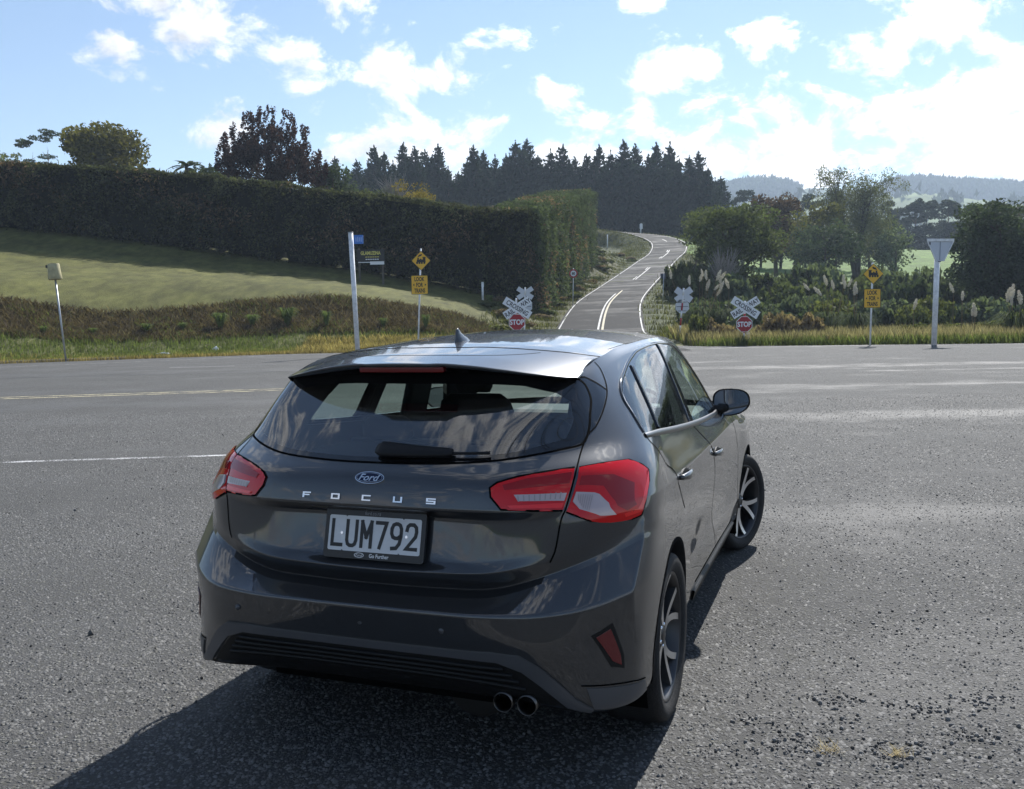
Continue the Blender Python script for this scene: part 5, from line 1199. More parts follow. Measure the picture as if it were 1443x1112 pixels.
for i, (u, vt, sc) in enumerate(((42, 190, .8), (76, 181, 1.0))):
    d = 150; p = at(u, 340, d); z = float(hz(np.array([p.x]), np.array([p.y]))[0]); h = tall(u, vt, d, z); rs = np.random.default_rng(30 + i)
    bl = [((rs.normal(0, 1.0*sc), rs.normal(0, .8), h - .4 - j*1.1*(j % 2) - .2*j), (1.5*sc*(.6 + .5*rs.random()), 1.2, .35)) for j in range(6)]
    tree('gum_tree', ('small thin gum tree with a flat tuft of leaves above the hedge', 'taller thin gum tree with layered flat tufts above the hedge')[i], 'tree', u, 340, d, h, 1.6*sc, DARKG, n=520, leaf=.30, seed=30 + i, blobs=bl, trunk_r=.12, z=z, limbs=5, first=.75, bark=GREY_BARK)
tree_px('broadleaf_tree', 'low rounded dull tree just showing at the hedge end', 'tree', 14, 214, 118, 34, DULL, n=1400, leaf=.35, seed=8, first=.45)
tree_px('broadleaf_tree', 'small dark tree between the palm and the purple tree', 'tree', 296, 228, 108, 26, DARKG, n=1100, leaf=.32, seed=9, first=.45)
tree_px('broadleaf_tree', 'dark rounded tree behind the hedge beside the purple tree', 'tree', 478, 236, 104, 34, DARKG, n=1600, leaf=.32, seed=10, first=.35)
tree_px('golden_shrub', 'rounded golden yellow shrub poking above the hedge', 'shrub', 583, 256, 90, 36, GOLD, n=1700, leaf=.20, seed=11, first=.3)
tree_px('broadleaf_tree', 'dull olive tree beside the golden shrub above the hedge', 'tree', 535, 262, 94, 34, DULL, n=1500, leaf=.28, seed=12, first=.35)
def palm():
    d = 112; p = at(268, 340, d); z = float(hz(np.array([p.x]), np.array([p.y]))[0]); h = tall(268, 236, d, z); t = empty('palm_tree', (p.x, p.y, z)); tag(t, 'spiky palm with arching fronds behind the hedge', 'palm')
    b = MB(); b.tube([(0,0,-.3),(0,0,h)], [.30,.24], 8); b.build('trunk', BARK, t)
    for i in range(20):
        a = i*2.4; up = .2 + .9*rng.random(); L_ = 2.5; pts = [Vector((math.cos(a)*L_*q*math.cos(up*(1 - q*.5)), math.sin(a)*L_*q*math.cos(up*(1 - q*.5)), h + L_*q*math.sin(up) - 1.5*q*q)) for q in np.linspace(0, 1, 7)]
        b = MB(); sd = Vector((-math.sin(a), math.cos(a), 0)); V = []
        for j, q in enumerate(pts): w = .30*math.sin(math.pi*min(.97, .08 + .9*j/6)); V += [q + sd*w - Vector((0,0,.10*w)), q, q - sd*w - Vector((0,0,.10*w))]
        b.add(V, [f for j in range(6) for f in ((3*j, 3*j+3, 3*j+4, 3*j+1), (3*j+1, 3*j+4, 3*j+5, 3*j+2))]); b.build('frond', DARKG, t)
palm()
def twigs(name, label, u, v0, vt, d, halfpx, m, n=70, seed=5):
    p = at(u, v0, d); z = p.z; h = at(u, vt, d).z - z; r = halfpx*d/1262; t = empty(name, tuple(p)); tag(t, label, 'shrub'); rs = np.random.default_rng(seed); b = MB()
    for i in range(n):
        a = rs.random()*6.28; q = rs.random()**.6; e = Vector((math.cos(a)*r*q, math.sin(a)*r*q, h*(.55 + .45*rs.random())*(1 - .25*q))); mid = e*.5 + Vector(rs.normal(0, .12*r, 3)); b.tube([(0,0,-.2), mid, e], [.045, .028, .010], 4, False)
        for k in range(2): e2 = mid + (e - mid)*rs.random() + Vector(rs.normal(0, .28*r, 3)); b.tube([mid, e2], [.02, .008], 3, False)
    b.build('bare_branches', m, t); return t
TWIG = mat('pale_twigs', (.27, .25, .23), .9, 0, .2, island=.3)
twigs('bare_shrub', 'leafless grey shrub showing above the hedge near the golden shrub', 556, 285, 243, 92, 30, TWIG, 60, 5)
twigs('bare_shrub', 'pale leafless shrub in front of the rounded tree right of the road', 1020, 405, 335, 88, 30, TWIG, 80, 6)
# ---- trees and scrub right of the road
def fit(u, v_base, vt, d): p = at(u, v_base, d); z = float(hz(np.array([p.x]), np.array([p.y]))[0]); return z, at(u, vt, d).z - z
def rt(name, label, cat, u, vt, d, halfpx, m, **kw): return tree_px(name, label, cat, u, vt, d, halfpx, m, **kw)
rt('broadleaf_tree', 'broad dark green tree with layered crown at the right edge of the road', 'tree', 1028, 290, 96, 74, DULL, n=8000, leaf=.30, seed=21, first=.18, limbs=16, flat=.7)
rt('broadleaf_tree', 'round rust-brown tree beyond the layered green tree', 'tree', 1094, 272, 150, 38, RUST, n=2600, leaf=.45, seed=22, first=.25)
rt('broadleaf_tree', 'yellow-green bushy tree beside the willow', 'tree', 1150, 286, 140, 38, YELLOWG, n=2600, leaf=.40, seed=23, first=.2)
rt('broadleaf_tree', 'dark bushy tree at the foot of the willow', 'tree', 1160, 318, 128, 50, DARKG, n=2800, leaf=.36, seed=24, first=.1)
rt('broadleaf_tree', 'dull green bush on the far side of the willow', 'tree', 1262, 322, 140, 30, GREY_G, n=1500, leaf=.36, seed=25, first=.1)
rt('broadleaf_tree', 'big dark evergreen tree past the give-way sign', 'tree', 1412, 288, 84, 66, DARKG, n=9000, leaf=.28, seed=26, first=.08, limbs=18)
rt('broadleaf_tree', 'dark evergreen tree beside the big one past the give-way sign', 'tree', 1472, 300, 80, 60, DARKG, n=5000, leaf=.28, seed=27, first=.08, limbs=14)
def willow():
    d = 148; u = 1206; p = at(u, 348, d); z = float(hz(np.array([p.x]), np.array([p.y]))[0]); h = at(u, 234, d).z - z; r = 50*d/1262; t = empty('willow_tree', (p.x, p.y, z)); tag(t, 'tall thin-leaved willow with bare dark trunks showing through', 'tree'); rs = np.random.default_rng(77); b = MB(); ends = []
    for k in range(7):
        a = k*.9 + rs.random(); sp2 = r*(.25 + .65*rs.random()); top = Vector((math.cos(a)*sp2, math.sin(a)*sp2*.7, h*(.72 + .2*rs.random()))); m1 = Vector((top.x*.25, top.y*.25, h*.3)); m2 = Vector((top.x*.65, top.y*.65, h*.55)); b.tube([(rs.normal(0,.3),rs.normal(0,.3),-.3), m1, m2, top], [.30,.24,.15,.04], 6); ends.append(top)
        for j in range(7): o = m1.lerp(top, .2 + .8*rs.random()); e = o + Vector((rs.normal(0, r*.32), rs.normal(0, r*.3), h*(.05 + .12*rs.random()))); b.tube([o, e], [.07,.015], 4, False); ends.append(e)
    obj('trunk', b.mesh('trunk', True), mat('dark_bark', (.035,.03,.026), .9, 0, .2), t)
    bl = []
    for e in ends: k = r*(.16 + .12*rs.random()); bl.append(((e.x, e.y, min(e.z, h*.95)), (k, k, k*1.2)))
    for k in range(26): a = rs.random()*6.28; q = r*(.75 + .3*rs.random()); bl.append(((math.cos(a)*q, math.sin(a)*q*.7, h*(.3 + .45*rs.random())), (r*.17, r*.17, r*.32)))
    obj('crown', cloud_mesh('crown', np.concatenate([clumps(9000, bl, .2), np.stack([ (lambda e: e)(ellipsoid_points(9000, (0,0,h*.56), (r, r*.75, h*.42), .25)[:, i]) for i in range(3)], 1)]), .15, 2.6, 0, np.array([0,0,-.5])), foliage_mat('willow_foliage', (.11, .115, .065), .4, .3, .5), t)
willow()
UMB = foliage_mat('umbrella_pine_foliage', (.026, .034, .026), .4, .3, .3)
for i, (u, vt) in enumerate(((1040,268),(1066,264),(1120,278),(1134,270),(1252,284),(1270,287),(1288,280),(1302,284),(1322,285),(1336,281),(1352,292),(1368,288),(1385,284),(1398,290),(1414,285),(1434,291))):
    d = 262 + 6*(i % 3); p = at(u, 345, d); z = float(hz(np.array([p.x]), np.array([p.y]))[0]); h = at(u, vt, d).z - z; rs = np.random.default_rng(200 + i); bl = [((rs.normal(0, 1.8), rs.normal(0, 1.5), h*(.45 + .5*rs.random())), (1.7*(.5 + .6*rs.random()), 1.6, .9)) for j in range(11)]
    tree('shelter_pine', 'irregular dark pine in the shelter row along the far paddock', 'tree', u, 345, d, h, 3.2, UMB, n=950, leaf=.55, seed=200 + i, group='shelter row pines', blobs=bl, trunk_r=.28, z=z, limbs=6, first=.4)
for i, u in enumerate(range(1246, 1450, 17)):
    tree_px('paddock_tree', 'low dark tree crowding the foot of the shelter row', 'tree', u + float(rng.normal(0, 4)), 308 + 14*float(rng.random()), 256, 17, UMB, n=1100, leaf=.5, seed=700 + i, group='trees under the shelter row', first=.06, limbs=8)
for i, u in enumerate((1046, 1072, 1100, 1126, 1178, 1226, 1244)):
    tree_px('paddock_tree', 'soft green tree in the belt behind the rust-brown tree and the willow', 'tree', u, 300 + 12*float(rng.random()), 172, 24, (DULL, GREY_G, DARKG)[i % 3], n=1700, leaf=.42, seed=740 + i, group='tree belt behind the willow', first=.06, limbs=9)
# scrub: each bush its own thing
SCRUB = []
KINDS = [('dark green', DARKG), ('dull green', DULL), ('grey green', GREY_G), ('yellowish green', foliage_mat('light_scrub', (.12,.13,.05), .45, .4, .4)), ('straw brown', STRAW)]
def bush_mesh(k, m, n=1500, leaf=.115):
    rs = np.random.default_rng(300 + k); bl = []
    for j in range(16): a = rs.random()*6.28; q = rs.random()**.5*.75; zc = .15 + .55*rs.random()*(1 - q*.5); w = .22 + .16*rs.random(); bl.append(((math.cos(a)*q, math.sin(a)*q, zc), (w, w, w*.8)))
    me = cloud_mesh('foliage', clumps(n, bl, .35), leaf, 1.5, .0); me.materials.append(m); b = MB()
    for j in range(7): a = rs.random()*6.28; b.tube([(0,0,-.1), (math.cos(a)*.3, math.sin(a)*.3, .4), (math.cos(a)*.5, math.sin(a)*.5, .75)], [.03,.02,.006], 4, False)
    s_ = b.mesh('stems'); s_.materials.append(BARK); return me, s_
BUSH = [[bush_mesh(10*q + k, m) for k in range(2)] for q, (_, m) in enumerate(KINDS)]
def bush(u, vb, d, wpx, hpx, kind, label, group, var=0, name='scrub_bush', cat='bush'):
    p = at(u, vb, d); z = float(hz(np.array([p.x]), np.array([p.y]))[0]); t = empty(name, (p.x, p.y, z), rng.random()*6.28); tag(t, label, cat, group); w = wpx*d/1262; zt = at(u, vb - hpx, d).z; h = max(.5, zt - z); t.scale = (w, w, h)
    f, s_ = BUSH[kind][var % 2]; obj('foliage', f, None, t); obj('stems', s_, None, t)
rs = np.random.default_rng(55)
for i in range(26):
    u = 960 + i*19 + rs.normal(0, 6); bush(u, 405 + rs.normal(0, 8), 92 + rs.normal(0, 4), 34 + 14*rs.random(), 26 + 16*rs.random(), (kd := int(rs.integers(0, 3))), '%s bush in the far scrub below the paddock' % KINDS[kd][0], KINDS[kd][0] + ' far scrub', i)
for i in range(24):
    u = 975 + i*20 + rs.normal(0, 7); bush(u, 432 + rs.normal(0, 5), 72 + rs.normal(0, 3), 28 + 14*rs.random(), 14 + 16*rs.random(), (kd := int(rs.integers(0, 4))), '%s bush in the nearer scrub around the pampas plumes' % KINDS[kd][0], KINDS[kd][0] + ' near scrub', i)
for i, (u, v, w, h, kd) in enumerate(((1000,470,22,26,4),(1025,474,24,24,4),(1085,466,26,30,4),(1110,458,26,28,4),(1140,462,24,26,4),(985,462,20,30,3),(1290,470,22,22,3),(1440,462,34,34,3),(1400,468,28,26,3),(1350,470,20,20,3))):
    bush(u, v, 55, w, h, kd, ('dry straw-brown weed clump on the verge right of the road', 'green weed clump on the verge by the give-way sign')[0 if kd == 4 else 1], ('dry weed clumps', 'green weed clumps')[0 if kd == 4 else 1], i, 'weed_clump', 'weeds')
def tuft_mesh(k, n=260):
    rs = np.random.default_rng(500 + k); a = rs.random(n)*6.283; L_ = .5 + .6*rs.random(n); q = np.stack([np.cos(a), np.sin(a), 0*a], 1); sd = np.stack([-np.sin(a), np.cos(a), 0*a], 1)*.022; up = lambda f: np.stack([0*a, 0*a, L_*f], 1)
    base = q*.1; mid = q*(L_*.40)[:, None] + up(.85); tip = q*(L_*.95)[:, None] + up(.55 + .3*rs.random(n)); V = np.stack([base - sd, base + sd, mid + sd, mid - sd, tip], 1).reshape(-1, 3); i = np.arange(n)*5
    return mesh('blades', V, [tuple(f) for f in np.stack([i, i+1, i+2, i+3], 1)] + [tuple(f) for f in np.stack([i+3, i+2, i+4], 1)])
TUFT_M = foliage_mat('fresh_tuft', (.135, .175, .06), .4, .3, 1); TUFTS = [tuft_mesh(k) for k in range(3)]
for t_ in TUFTS: t_.materials.append(TUFT_M)
for i, (u, v, w, h) in enumerate(((310,447,17,26),(405,452,20,28),(355,448,14,20),(205,448,12,16),(460,452,11,26),(690,420,9,15),(255,418,10,14),(600,462,10,24),(130,452,9,12),(540,455,10,16),(60,446,10,14))):
    d = edge_y(at(u, v, 50).x) + 6.5 if u != 690 else 72; p = at(u, v, d); z = float(hz(np.array([p.x]), np.array([p.y]))[0]); t = empty('grass_clump', (p.x, p.y, z - .05), rng.random()*6.28); tag(t, 'fresh green arching grass clump on the brown bank below the lawn', 'grass', 'green clumps on the bank'); sc = w*d/1262*1.15; t.scale = (sc, sc, h*d/1262*1.05); obj('blades', TUFTS[i % 3], None, t)
for i in range(64):
    u = 760 + 140*rs.random(); tt = rs.random()**.8; d = 60 + 95*tt; x = np.interp(d, RCs[:, 1], RCs[:, 0]) - 4.6 - 4.5*rs.random(); p = Vector((float(x), float(d), 0)); z = float(hz(np.array([p.x]), np.array([p.y]))[0])
    t = empty('bank_weed', (p.x, p.y, z), rng.random()*6.28); kn = KINDS[(4, 1, 3)[i % 3]][0]; tag(t, 'low %s weed patch on the cutting left of the hill road' % kn, 'weeds', kn + ' cutting weeds'); t.scale = (1.0 + .5*rs.random(),)*2 + (.45 + .3*rs.random(),); f, s_ = BUSH[(4, 1, 3)[i % 3]][i % 2]; obj('foliage', f, None, t); obj('stems', s_, None, t)
# ---- pampas grass
PLUME = foliage_mat('pampas_plume', (.74, .69, .62), .2, .15, 3, .9, .05, .08); PLEAF = foliage_mat('pampas_leaf', (.085, .105, .045), .4, .3, 1)
def plume_mesh(k):
    rs = np.random.default_rng(400 + k); n = 340; t = rs.random(n); w = .13*np.sin(np.pi*np.clip(t*.92 + .06, 0, 1))**.8; a = rs.random(n)*6.28; P = np.stack([np.cos(a)*w*rs.random(n)**.5 + .12*t*t*(k - .5), np.sin(a)*w*rs.random(n)**.5, t*.9], 1)
    me = cloud_mesh('plume', P, .055, 2.6, 1.2); me.materials.append(PLUME); return me
PL = [plume_mesh(k) for k in range(3)]
def pampas(u, v_tip, v_foot, d, n, label, leafy=True, spread=.5):
    p = at(u, v_foot, d); z = float(hz(np.array([p.x]), np.array([p.y]))[0]); t = empty('pampas_grass', (p.x, p.y, z)); tag(t, label, 'pampas grass'); rs = np.random.default_rng(int(u)); H_ = at(u, v_tip, d).z - z
    for i in range(n):
        off = Vector((rs.normal(0, spread), rs.normal(0, .3), 0)) if n > 1 else Vector(); hh = H_*(1 - .22*rs.random()*(n > 1)); b = MB(); b.tube([(off.x*.2, off.y*.2, 0), (off.x*.7, off.y*.7, hh*.5), (off.x, off.y, hh - .66)], [.025,.018,.012], 5, False); b.build('stalk', STRAW, t)
        o = obj('plume', PL[i % 3], None, t); o.location = (off.x, off.y, hh - .74); o.rotation_euler = (rs.normal(0,.2), rs.normal(0,.3), rs.random()*6.28); k_ = .6 + .4*rs.random(); o.scale = (k_, k_, k_*.9)
    if leafy:
        m_ = 420; a = rs.random(m_)*6.28; L_ = .8 + 1.1*rs.random(m_); q = np.stack([np.cos(a), np.sin(a), 0*a], 1); V = []; base = q*.15; mid = q*(L_*.45)[:, None] + np.stack([0*a, 0*a, L_*.9], 1); tip = q*(L_*1.0)[:, None] + np.stack([0*a, 0*a, L_*.5], 1); sd = np.stack([-np.sin(a), np.cos(a), 0*a], 1)*.022
        V = np.stack([base - sd, base + sd, mid + sd, mid - sd, tip], 1).reshape(-1, 3); k = np.arange(m_)*5; F = [tuple(f) for f in np.concatenate([np.stack([k, k+1, k+2, k+3], 1)])] + [tuple(f) for f in np.stack([k+3, k+2, k+4], 1)]
        obj('leaves', mesh('leaves', V, F), PLEAF, t)
    return t
pampas(985, 372, 440, 66, 9, 'dense pampas clump with many drooping plumes by the hill road sign', True, .9)
pampas(1012, 390, 440, 66, 4, 'pampas clump with four short plumes beside the dense clump', True, .7)
pampas(1027, 392, 442, 66, 1, 'single short plume standing behind the striped crossing post', True)
pampas(1170, 384, 440, 64, 5, 'pampas clump with a fan of plumes left of the train warning sign', True, .8)
pampas(1140, 394, 436, 64, 1, 'leaning thin plume before the scrub', False)
pampas(1195, 388, 440, 60, 1, 'slim plume close to the yellow train sign', False)
pampas(1206, 380, 446, 58, 3, 'tall plumes half behind the yellow train sign', True, .25)
pampas(1287, 418, 476, 52, 1, 'small thin plume between the train sign and the give-way post', False)
pampas(1355, 405, 474, 52, 1, 'bushy upright plume right of the give-way post', False)
pampas(1372, 416, 474, 52, 2, 'drooping pair of plumes beside the upright one', False, .22)
pampas(1432, 400, 470, 52, 6, 'crowded pampas clump with broad plumes by the big dark tree', True, .55)
pampas(1343, 398, 450, 66, 1, 'faint plume in the scrub behind the give-way post', False)
# ---- rough grass on the verges (too many blades to count)
def blades(name, label, x, y, h, w, m, lean=.35):
    n = len(x); z = hz(x, y); a = rng.random(n)*6.283; hh = h*(.5 + .8*rng.random(n)); d = np.stack([np.cos(a), np.sin(a), 0*a], 1); s = np.stack([-np.sin(a), np.cos(a), 0*a], 1)*(w*(.6 + .8*rng.random(n)))[:, None]; o = np.stack([x, y, z - .02], 1); up = np.stack([0*a, 0*a, hh], 1); le = (lean*hh*rng.random(n))[:, None]
    V = np.stack([o - s, o + s, o + up*.6 + d*le*.4 + s*.5, o + up + d*le], 1).reshape(-1, 3)
    tag(obj(name, mesh(name, V, np.arange(4*n).reshape(-1, 4)), m), label, 'grass', kind='stuff')
def scatter(n, xr, dr, bias=1.):
    x = xr[0] + (xr[1]-xr[0])*rng.random(n); y = edge_y(x) + dr[0] + (dr[1]-dr[0])*rng.random(n)**bias; k = road_near(x, y)[0] > 4.6; return x[k], y[k]
G_GREEN = foliage_mat('verge_green', (.13, .155, .055), .5, .4, .8); G_DRY = foliage_mat('verge_dry', (.30, .235, .115), .5, .4, .8, trans=.3); G_BROWN = foliage_mat('bank_brown', (.12, .090, .060), .5, .4, .8, trans=.2)
x, y = scatter(38000, (-36, 1), (.4, 6.4)); blades('verge_grass', 'short green grass along the far verge', x, y, .26, .018, G_GREEN)
x, y = scatter(22000, (-34, 1), (-.15, 2.8), 1.5); blades('dry_grass', 'dry straw-coloured grass along the road edge', x, y, .20, .014, G_DRY)
x, y = scatter(2600, (-38, 3), (5., 11.8)); blades('dry_grass', 'scattered pale dead stalks on the brown bank', x, y, .45, .011, foliage_mat('dead_stalks', (.19, .155, .095), .5, .4, .8, trans=.2), .6)
x, y = scatter(14000, (-38, 3), (5., 11.8)); kk = np.sin(x*.9 + 2*np.sin(y*.6)) + np.sin(y*1.3 + x*.37) > .5; x, y = x[kk], y[kk]; blades('bank_grass', 'patchy green grass among the brown bank growth', x, y, .30, .024, G_GREEN, .9)
x, y = scatter(9000, (-12.5, -2.5), (.2, 4.5)); blades('dry_grass', 'tall dry straw patch around the leaning white post', x, y, .42, .016, G_DRY, .6)
x, y = scatter(36000, (-38, 3), (5.4, 11.6)); blades('bank_grass', 'brown rank grass covering the bank below the lawn', x, y, .34, .030, G_BROWN, 1.2)
pk = rng.integers(20, 110, 22000); sdv = np.where(rng.random(22000) < .6, -1, 1); off = 3.5 + 4.5*rng.random(22000); tt = np.gradient(RCs, axis=0); tt /= np.linalg.norm(tt[:, :2], axis=1, keepdims=True); x = RCs[pk, 0] + tt[pk, 1]*off*sdv + rng.normal(0, .4, 22000); y = RCs[pk, 1] - tt[pk, 0]*off*sdv + rng.normal(0, .8, 22000); blades('cutting_grass', 'rough grass along both sides of the hill road', x, y, .42, .035, foliage_mat('cutting_grass', (.105, .105, .048), .5, .5, .5), .7)
x, y = scatter(34000, (10.5, 34), (.1, 14), 1.3); blades('verge_grass', 'long green grass on the verge right of the hill road', x, y, .50, .018, G_GREEN, .5)
x, y = scatter(34000, (10.5, 36), (.8, 12), 1.0); blades('dry_grass', 'long dry seeding grass on the verge right of the hill road', x, y, .80, .015, foliage_mat('seed_grass', (.25, .21, .135), .5, .4, .8, trans=.3), .4)
# ---- far hills with their tree fringe
def hills():
    for nm, lab, prof, d, c, tr in (
        ('hill', 'far wooded ridge on the horizon', ((840,290),(1000,272),(1040,262),(1080,258),(1110,262),(1125,268),(1160,266),(1240,268),(1262,258),(1300,256),(1340,260),(1400,262),(1443,266),(1560,262),(1800,280)), 1500, (.05,.075,.035), 1),
        ('hill', 'nearer pastured hill below the wooded ridge', ((980,300),(1090,280),(1150,276),(1230,278),(1300,272),(1360,280),(1443,288),(1560,284),(1800,300)), 1050, (.12,.155,.06), 0)):
        V = []; us = np.linspace(700, 1900, 160)
        pu = [p[0] for p in prof]; pv = [p[1] for p in prof]
        for j, (dd, fr) in enumerate(((d - 420, -.1), (d - 280, .25), (d - 150, .62), (d - 60, .9), (d, 1.), (d + 150, .8), (d + 400, .1))):
            for u in us:
                v = np.interp(u, pu, pv); p = at(u, v, d); sc = dd/d; V.append((p.x*sc, dd, 14 + (p.z - 14)*fr + rng.normal(0, 1.2)))
        n = len(us); F = np.array([(j*n+i, j*n+i+1, (j+1)*n+i+1, (j+1)*n+i) for j in range(6) for i in range(n-1)])
        m = mat('hill_cover_%d' % d, c, .95, 0, .1, var=.5, var_scale=.02)
        tag(obj(nm, mesh(nm, V, F, True), m), kind='structure')
        P = []; k = 9000 if tr else 2200
        u = 800 + 1000*rng.random(k); back = rng.random(k)**(2.2 if tr else .8); vv = np.interp(u, pu, pv); pts = []
        for uu, v, bk in zip(u, vv, back):
            if not tr and math.sin(uu*.06)*math.sin(bk*9 + uu*.02) < .25: continue
            if tr and 1128 < uu < 1240 and bk < .5: continue
            p = at(uu, v, d); dd = d - 200*bk; fr = np.interp(dd, [d-420,d-280,d-150,d-60,d], [-.1,.25,.62,.9,1]); pts.append((p.x*dd/d, dd, 14 + (p.z - 14)*fr + 3 + 6*rng.random()))
        pts = np.array(pts); V1, F1 = leaves(np.repeat(pts, 3, 0) + rng.normal(0, 1.6, (len(pts)*3, 3)), 4.2, 2.6, 2.5)
        tag(obj('woodland', mesh('woodland', V1, F1), foliage_mat('far_wood_%d' % d, (.030,.042,.026), .3, .3, .01)), ('distant forest along the ridge' if tr else 'distant tree belts on the pastured hill'), 'woodland', kind='stuff')
hills()
# broad distant ground so that nothing ends before the horizon
b = MB(); V = [(-2500,430,8),(2500,430,8),(2500,2600,8),(-2500,2600,8)]; b.add(V, [(0,1,2,3)]); tag(b.build('plain', mat('plain_grass', (.06,.085,.03), .95, 0, .1, var=.4, var_scale=.01)), kind='structure')
b = MB(); V = [(-2500,-2500,-.02),(2500,-2500,-.02),(2500,-60,-.02),(-2500,-60,-.02)]; b.add(V, [(0,1,2,3)]); tag(b.build('field', mat('plain_grass', (.06,.085,.03), .95)), kind='structure')
for s in (1, -1):
    b = MB(); x0 = 130 if s > 0 else -120; b.add([(x0, -60, -.02), (s*2500, -60, -.02), (s*2500, 430, -.02), (x0, 30, -.02)], [(0,1,2,3)]); tag(b.build('field', mat('plain_grass', (.06,.085,.03), .95)), kind='structure')
# ---- paddock fences on the far slope
WOOD = mat('fence_wood', (.10, .085, .07), .9); 
def fence(label, A, B, n, rails=True):
    p0, p1 = at(*A), at(*B); r0 = empty('paddock_fence', (p0.x, p0.y, 0)); tag(r0, label, 'fence'); prev = None
    for i in range(n):
        t = i/(n-1); x, y = p0.x + (p1.x-p0.x)*t, p0.y + (p1.y-p0.y)*t; z = float(hz(np.array([x]), np.array([y]))[0]); b = MB(); b.box((x-p0.x, y-p0.y, z+.55), (.22, .22, 1.5)); b.build('post', WOOD, r0)
        if prev is not None and rails:
            for hgt in (.5, .95): b = MB(); b.tube([(prev[0]-p0.x, prev[1]-p0.y, prev[2]+hgt), (x-p0.x, y-p0.y, z+hgt)], .04, 4); b.build('rail', WOOD, r0)
        prev = (x, y, z)
fence('post fence climbing the bright paddock behind the train sign', (1205,362,232), (1318,352,262), 14)
fence('weathered rail fence across the paddock near the yellow-green tree', (1085,352,215), (1165,354,225), 8)

# ---- air: thin even haze over the whole place
b = MB(); b.box((0, 60, 137), (5300, 5400, 280)); HZ = b.build('haze', None); tag(HZ, 'thin pale daylight haze filling the valley air', 'haze', kind='stuff')
hm = bpy.data.materials.new('haze_air'); hm.use_nodes = True; hn = hm.node_tree; hn.nodes.clear(); ho = hn.nodes.new('ShaderNodeOutputMaterial'); hv = hn.nodes.new('ShaderNodeVolumePrincipled')
hv.inputs['Color'].default_value = (.66, .81, 1., 1); hv.inputs['Density'].default_value = .00030; hv.inputs['Anisotropy'].default_value = .25; hn.links.new(hv.outputs[0], ho.inputs['Volume']); HZ.data.materials.append(hm)
# ---------------------------------------------------------------- signs and roadside things
SIGN_W = mat('sign_white', (.80, .82, .84), .45); SIGN_Y = mat('sign_yellow', (.78, .45, .03), .45); SIGN_K = mat('sign_black', (.012,.012,.013), .5); SIGN_R = mat('sign_red', (.36, .012, .022), .45)
GALV = mat('galvanised_steel', (.42, .44, .46), .45, .6, var=.12, var_scale=6); BACK = mat('sign_back', (.52, .56, .62), .45, .3); WHITE_POST = mat('white_post_paint', (.76, .77, .78), .55, var=.22, var_scale=5); BLUE = mat('sign_blue', (.05, .20, .62), .5)
def ground_z(x, y): return float(hz(np.array([x]), np.array([y]))[0]) if y > edge_y(x) else 0.
def stand(name, label, cat, top, bot, d, group=None):
    """Root at the foot of a post; returns root, foot, head (world)."""
    h_, f_ = at(*top, d), at(*bot, d); z = ground_z(f_.x, f_.y); r = empty(name, (f_.x, f_.y, z)); tag(r, label, cat, group); return r, Vector((f_.x, f_.y, z)), h_
def post(root, foot, head, rad, m, name='post', n=10): b = MB(); b.tube([(0,0,-.2), head - foot], rad, n); return b.build(name, m, root, True)
def face(p, foot, rz=0., roll=0.): return Matrix.Translation(p - foot) @ Matrix.Rotation(rz, 4, 'Z') @ Matrix.Rotation(R(90), 4, 'X') @ Matrix.Rotation(roll, 4, 'Z')
def plate(root, name, poly, M, m, z0=-.012, z1=.0): b = MB(); b.prism(poly, z0, z1, M); return b.build(name, m, root)
def octagon(r): return [(r*math.cos(R(22.5 + 45*k)), r*math.sin(R(22.5 + 45*k))) for k in range(8)]
def rect(w, h): return [(-w/2,-h/2),(w/2,-h/2),(w/2,h/2),(-w/2,h/2)]
def bar(M, parent, name, m, L_, w, ang, z, txt=None, tx=0., size=.15, z_t=.004):
    M2 = M @ Matrix.Rotation(ang, 4, 'Z') @ Matrix.Translation((0, 0, z)); o = plate(parent, name, rect(L_, w), M2, m, -.01, 0)
    for s_, xx in (txt or []): text_obj('lettering', s_, SIGN_K, o, M2 @ Matrix.Translation((xx, 0, z_t)), size=size, bold=.007, sx=.78)
    return o
def train(M, parent, s):
    P = [[(-.36,-.08),(.22,-.08),(.22,.10),(-.36,.10)], [(.16,-.08),(.38,-.08),(.38,.26),(.16,.26)], [(.12,.26),(.42,.26),(.42,.31),(.12,.31)], [(-.30,.10),(-.20,.10),(-.18,.26),(-.32,.26)], [(-.08,.10),(.02,.10),(.02,.17),(-.08,.17)], [(-.44,-.14),(.40,-.14),(.40,-.08),(-.44,-.08)]]
    smoke = [(-.24,.30),(-.12,.36),(.02,.40),(.10,.50),(.04,.58),(-.06,.52),(-.16,.50),(-.22,.42),(-.28,.36)]
    b = MB()
    for q, p in enumerate(P + [smoke]): b.prism([(x*s, y*s) for x, y in p], .001, .004 + .0003*q, M)
    for x in (-.34,-.14,.06,.28): b.prism([(x*s + .085*s*math.cos(2*math.pi*k/14), -.20*s + .085*s*math.sin(2*math.pi*k/14)) for k in range(14)], .001, .0065, M)
    b.build('train_symbol', SIGN_K, parent)
def arrow(M, s): return [(M[0] - s*.5*M[1], M[2]), ]
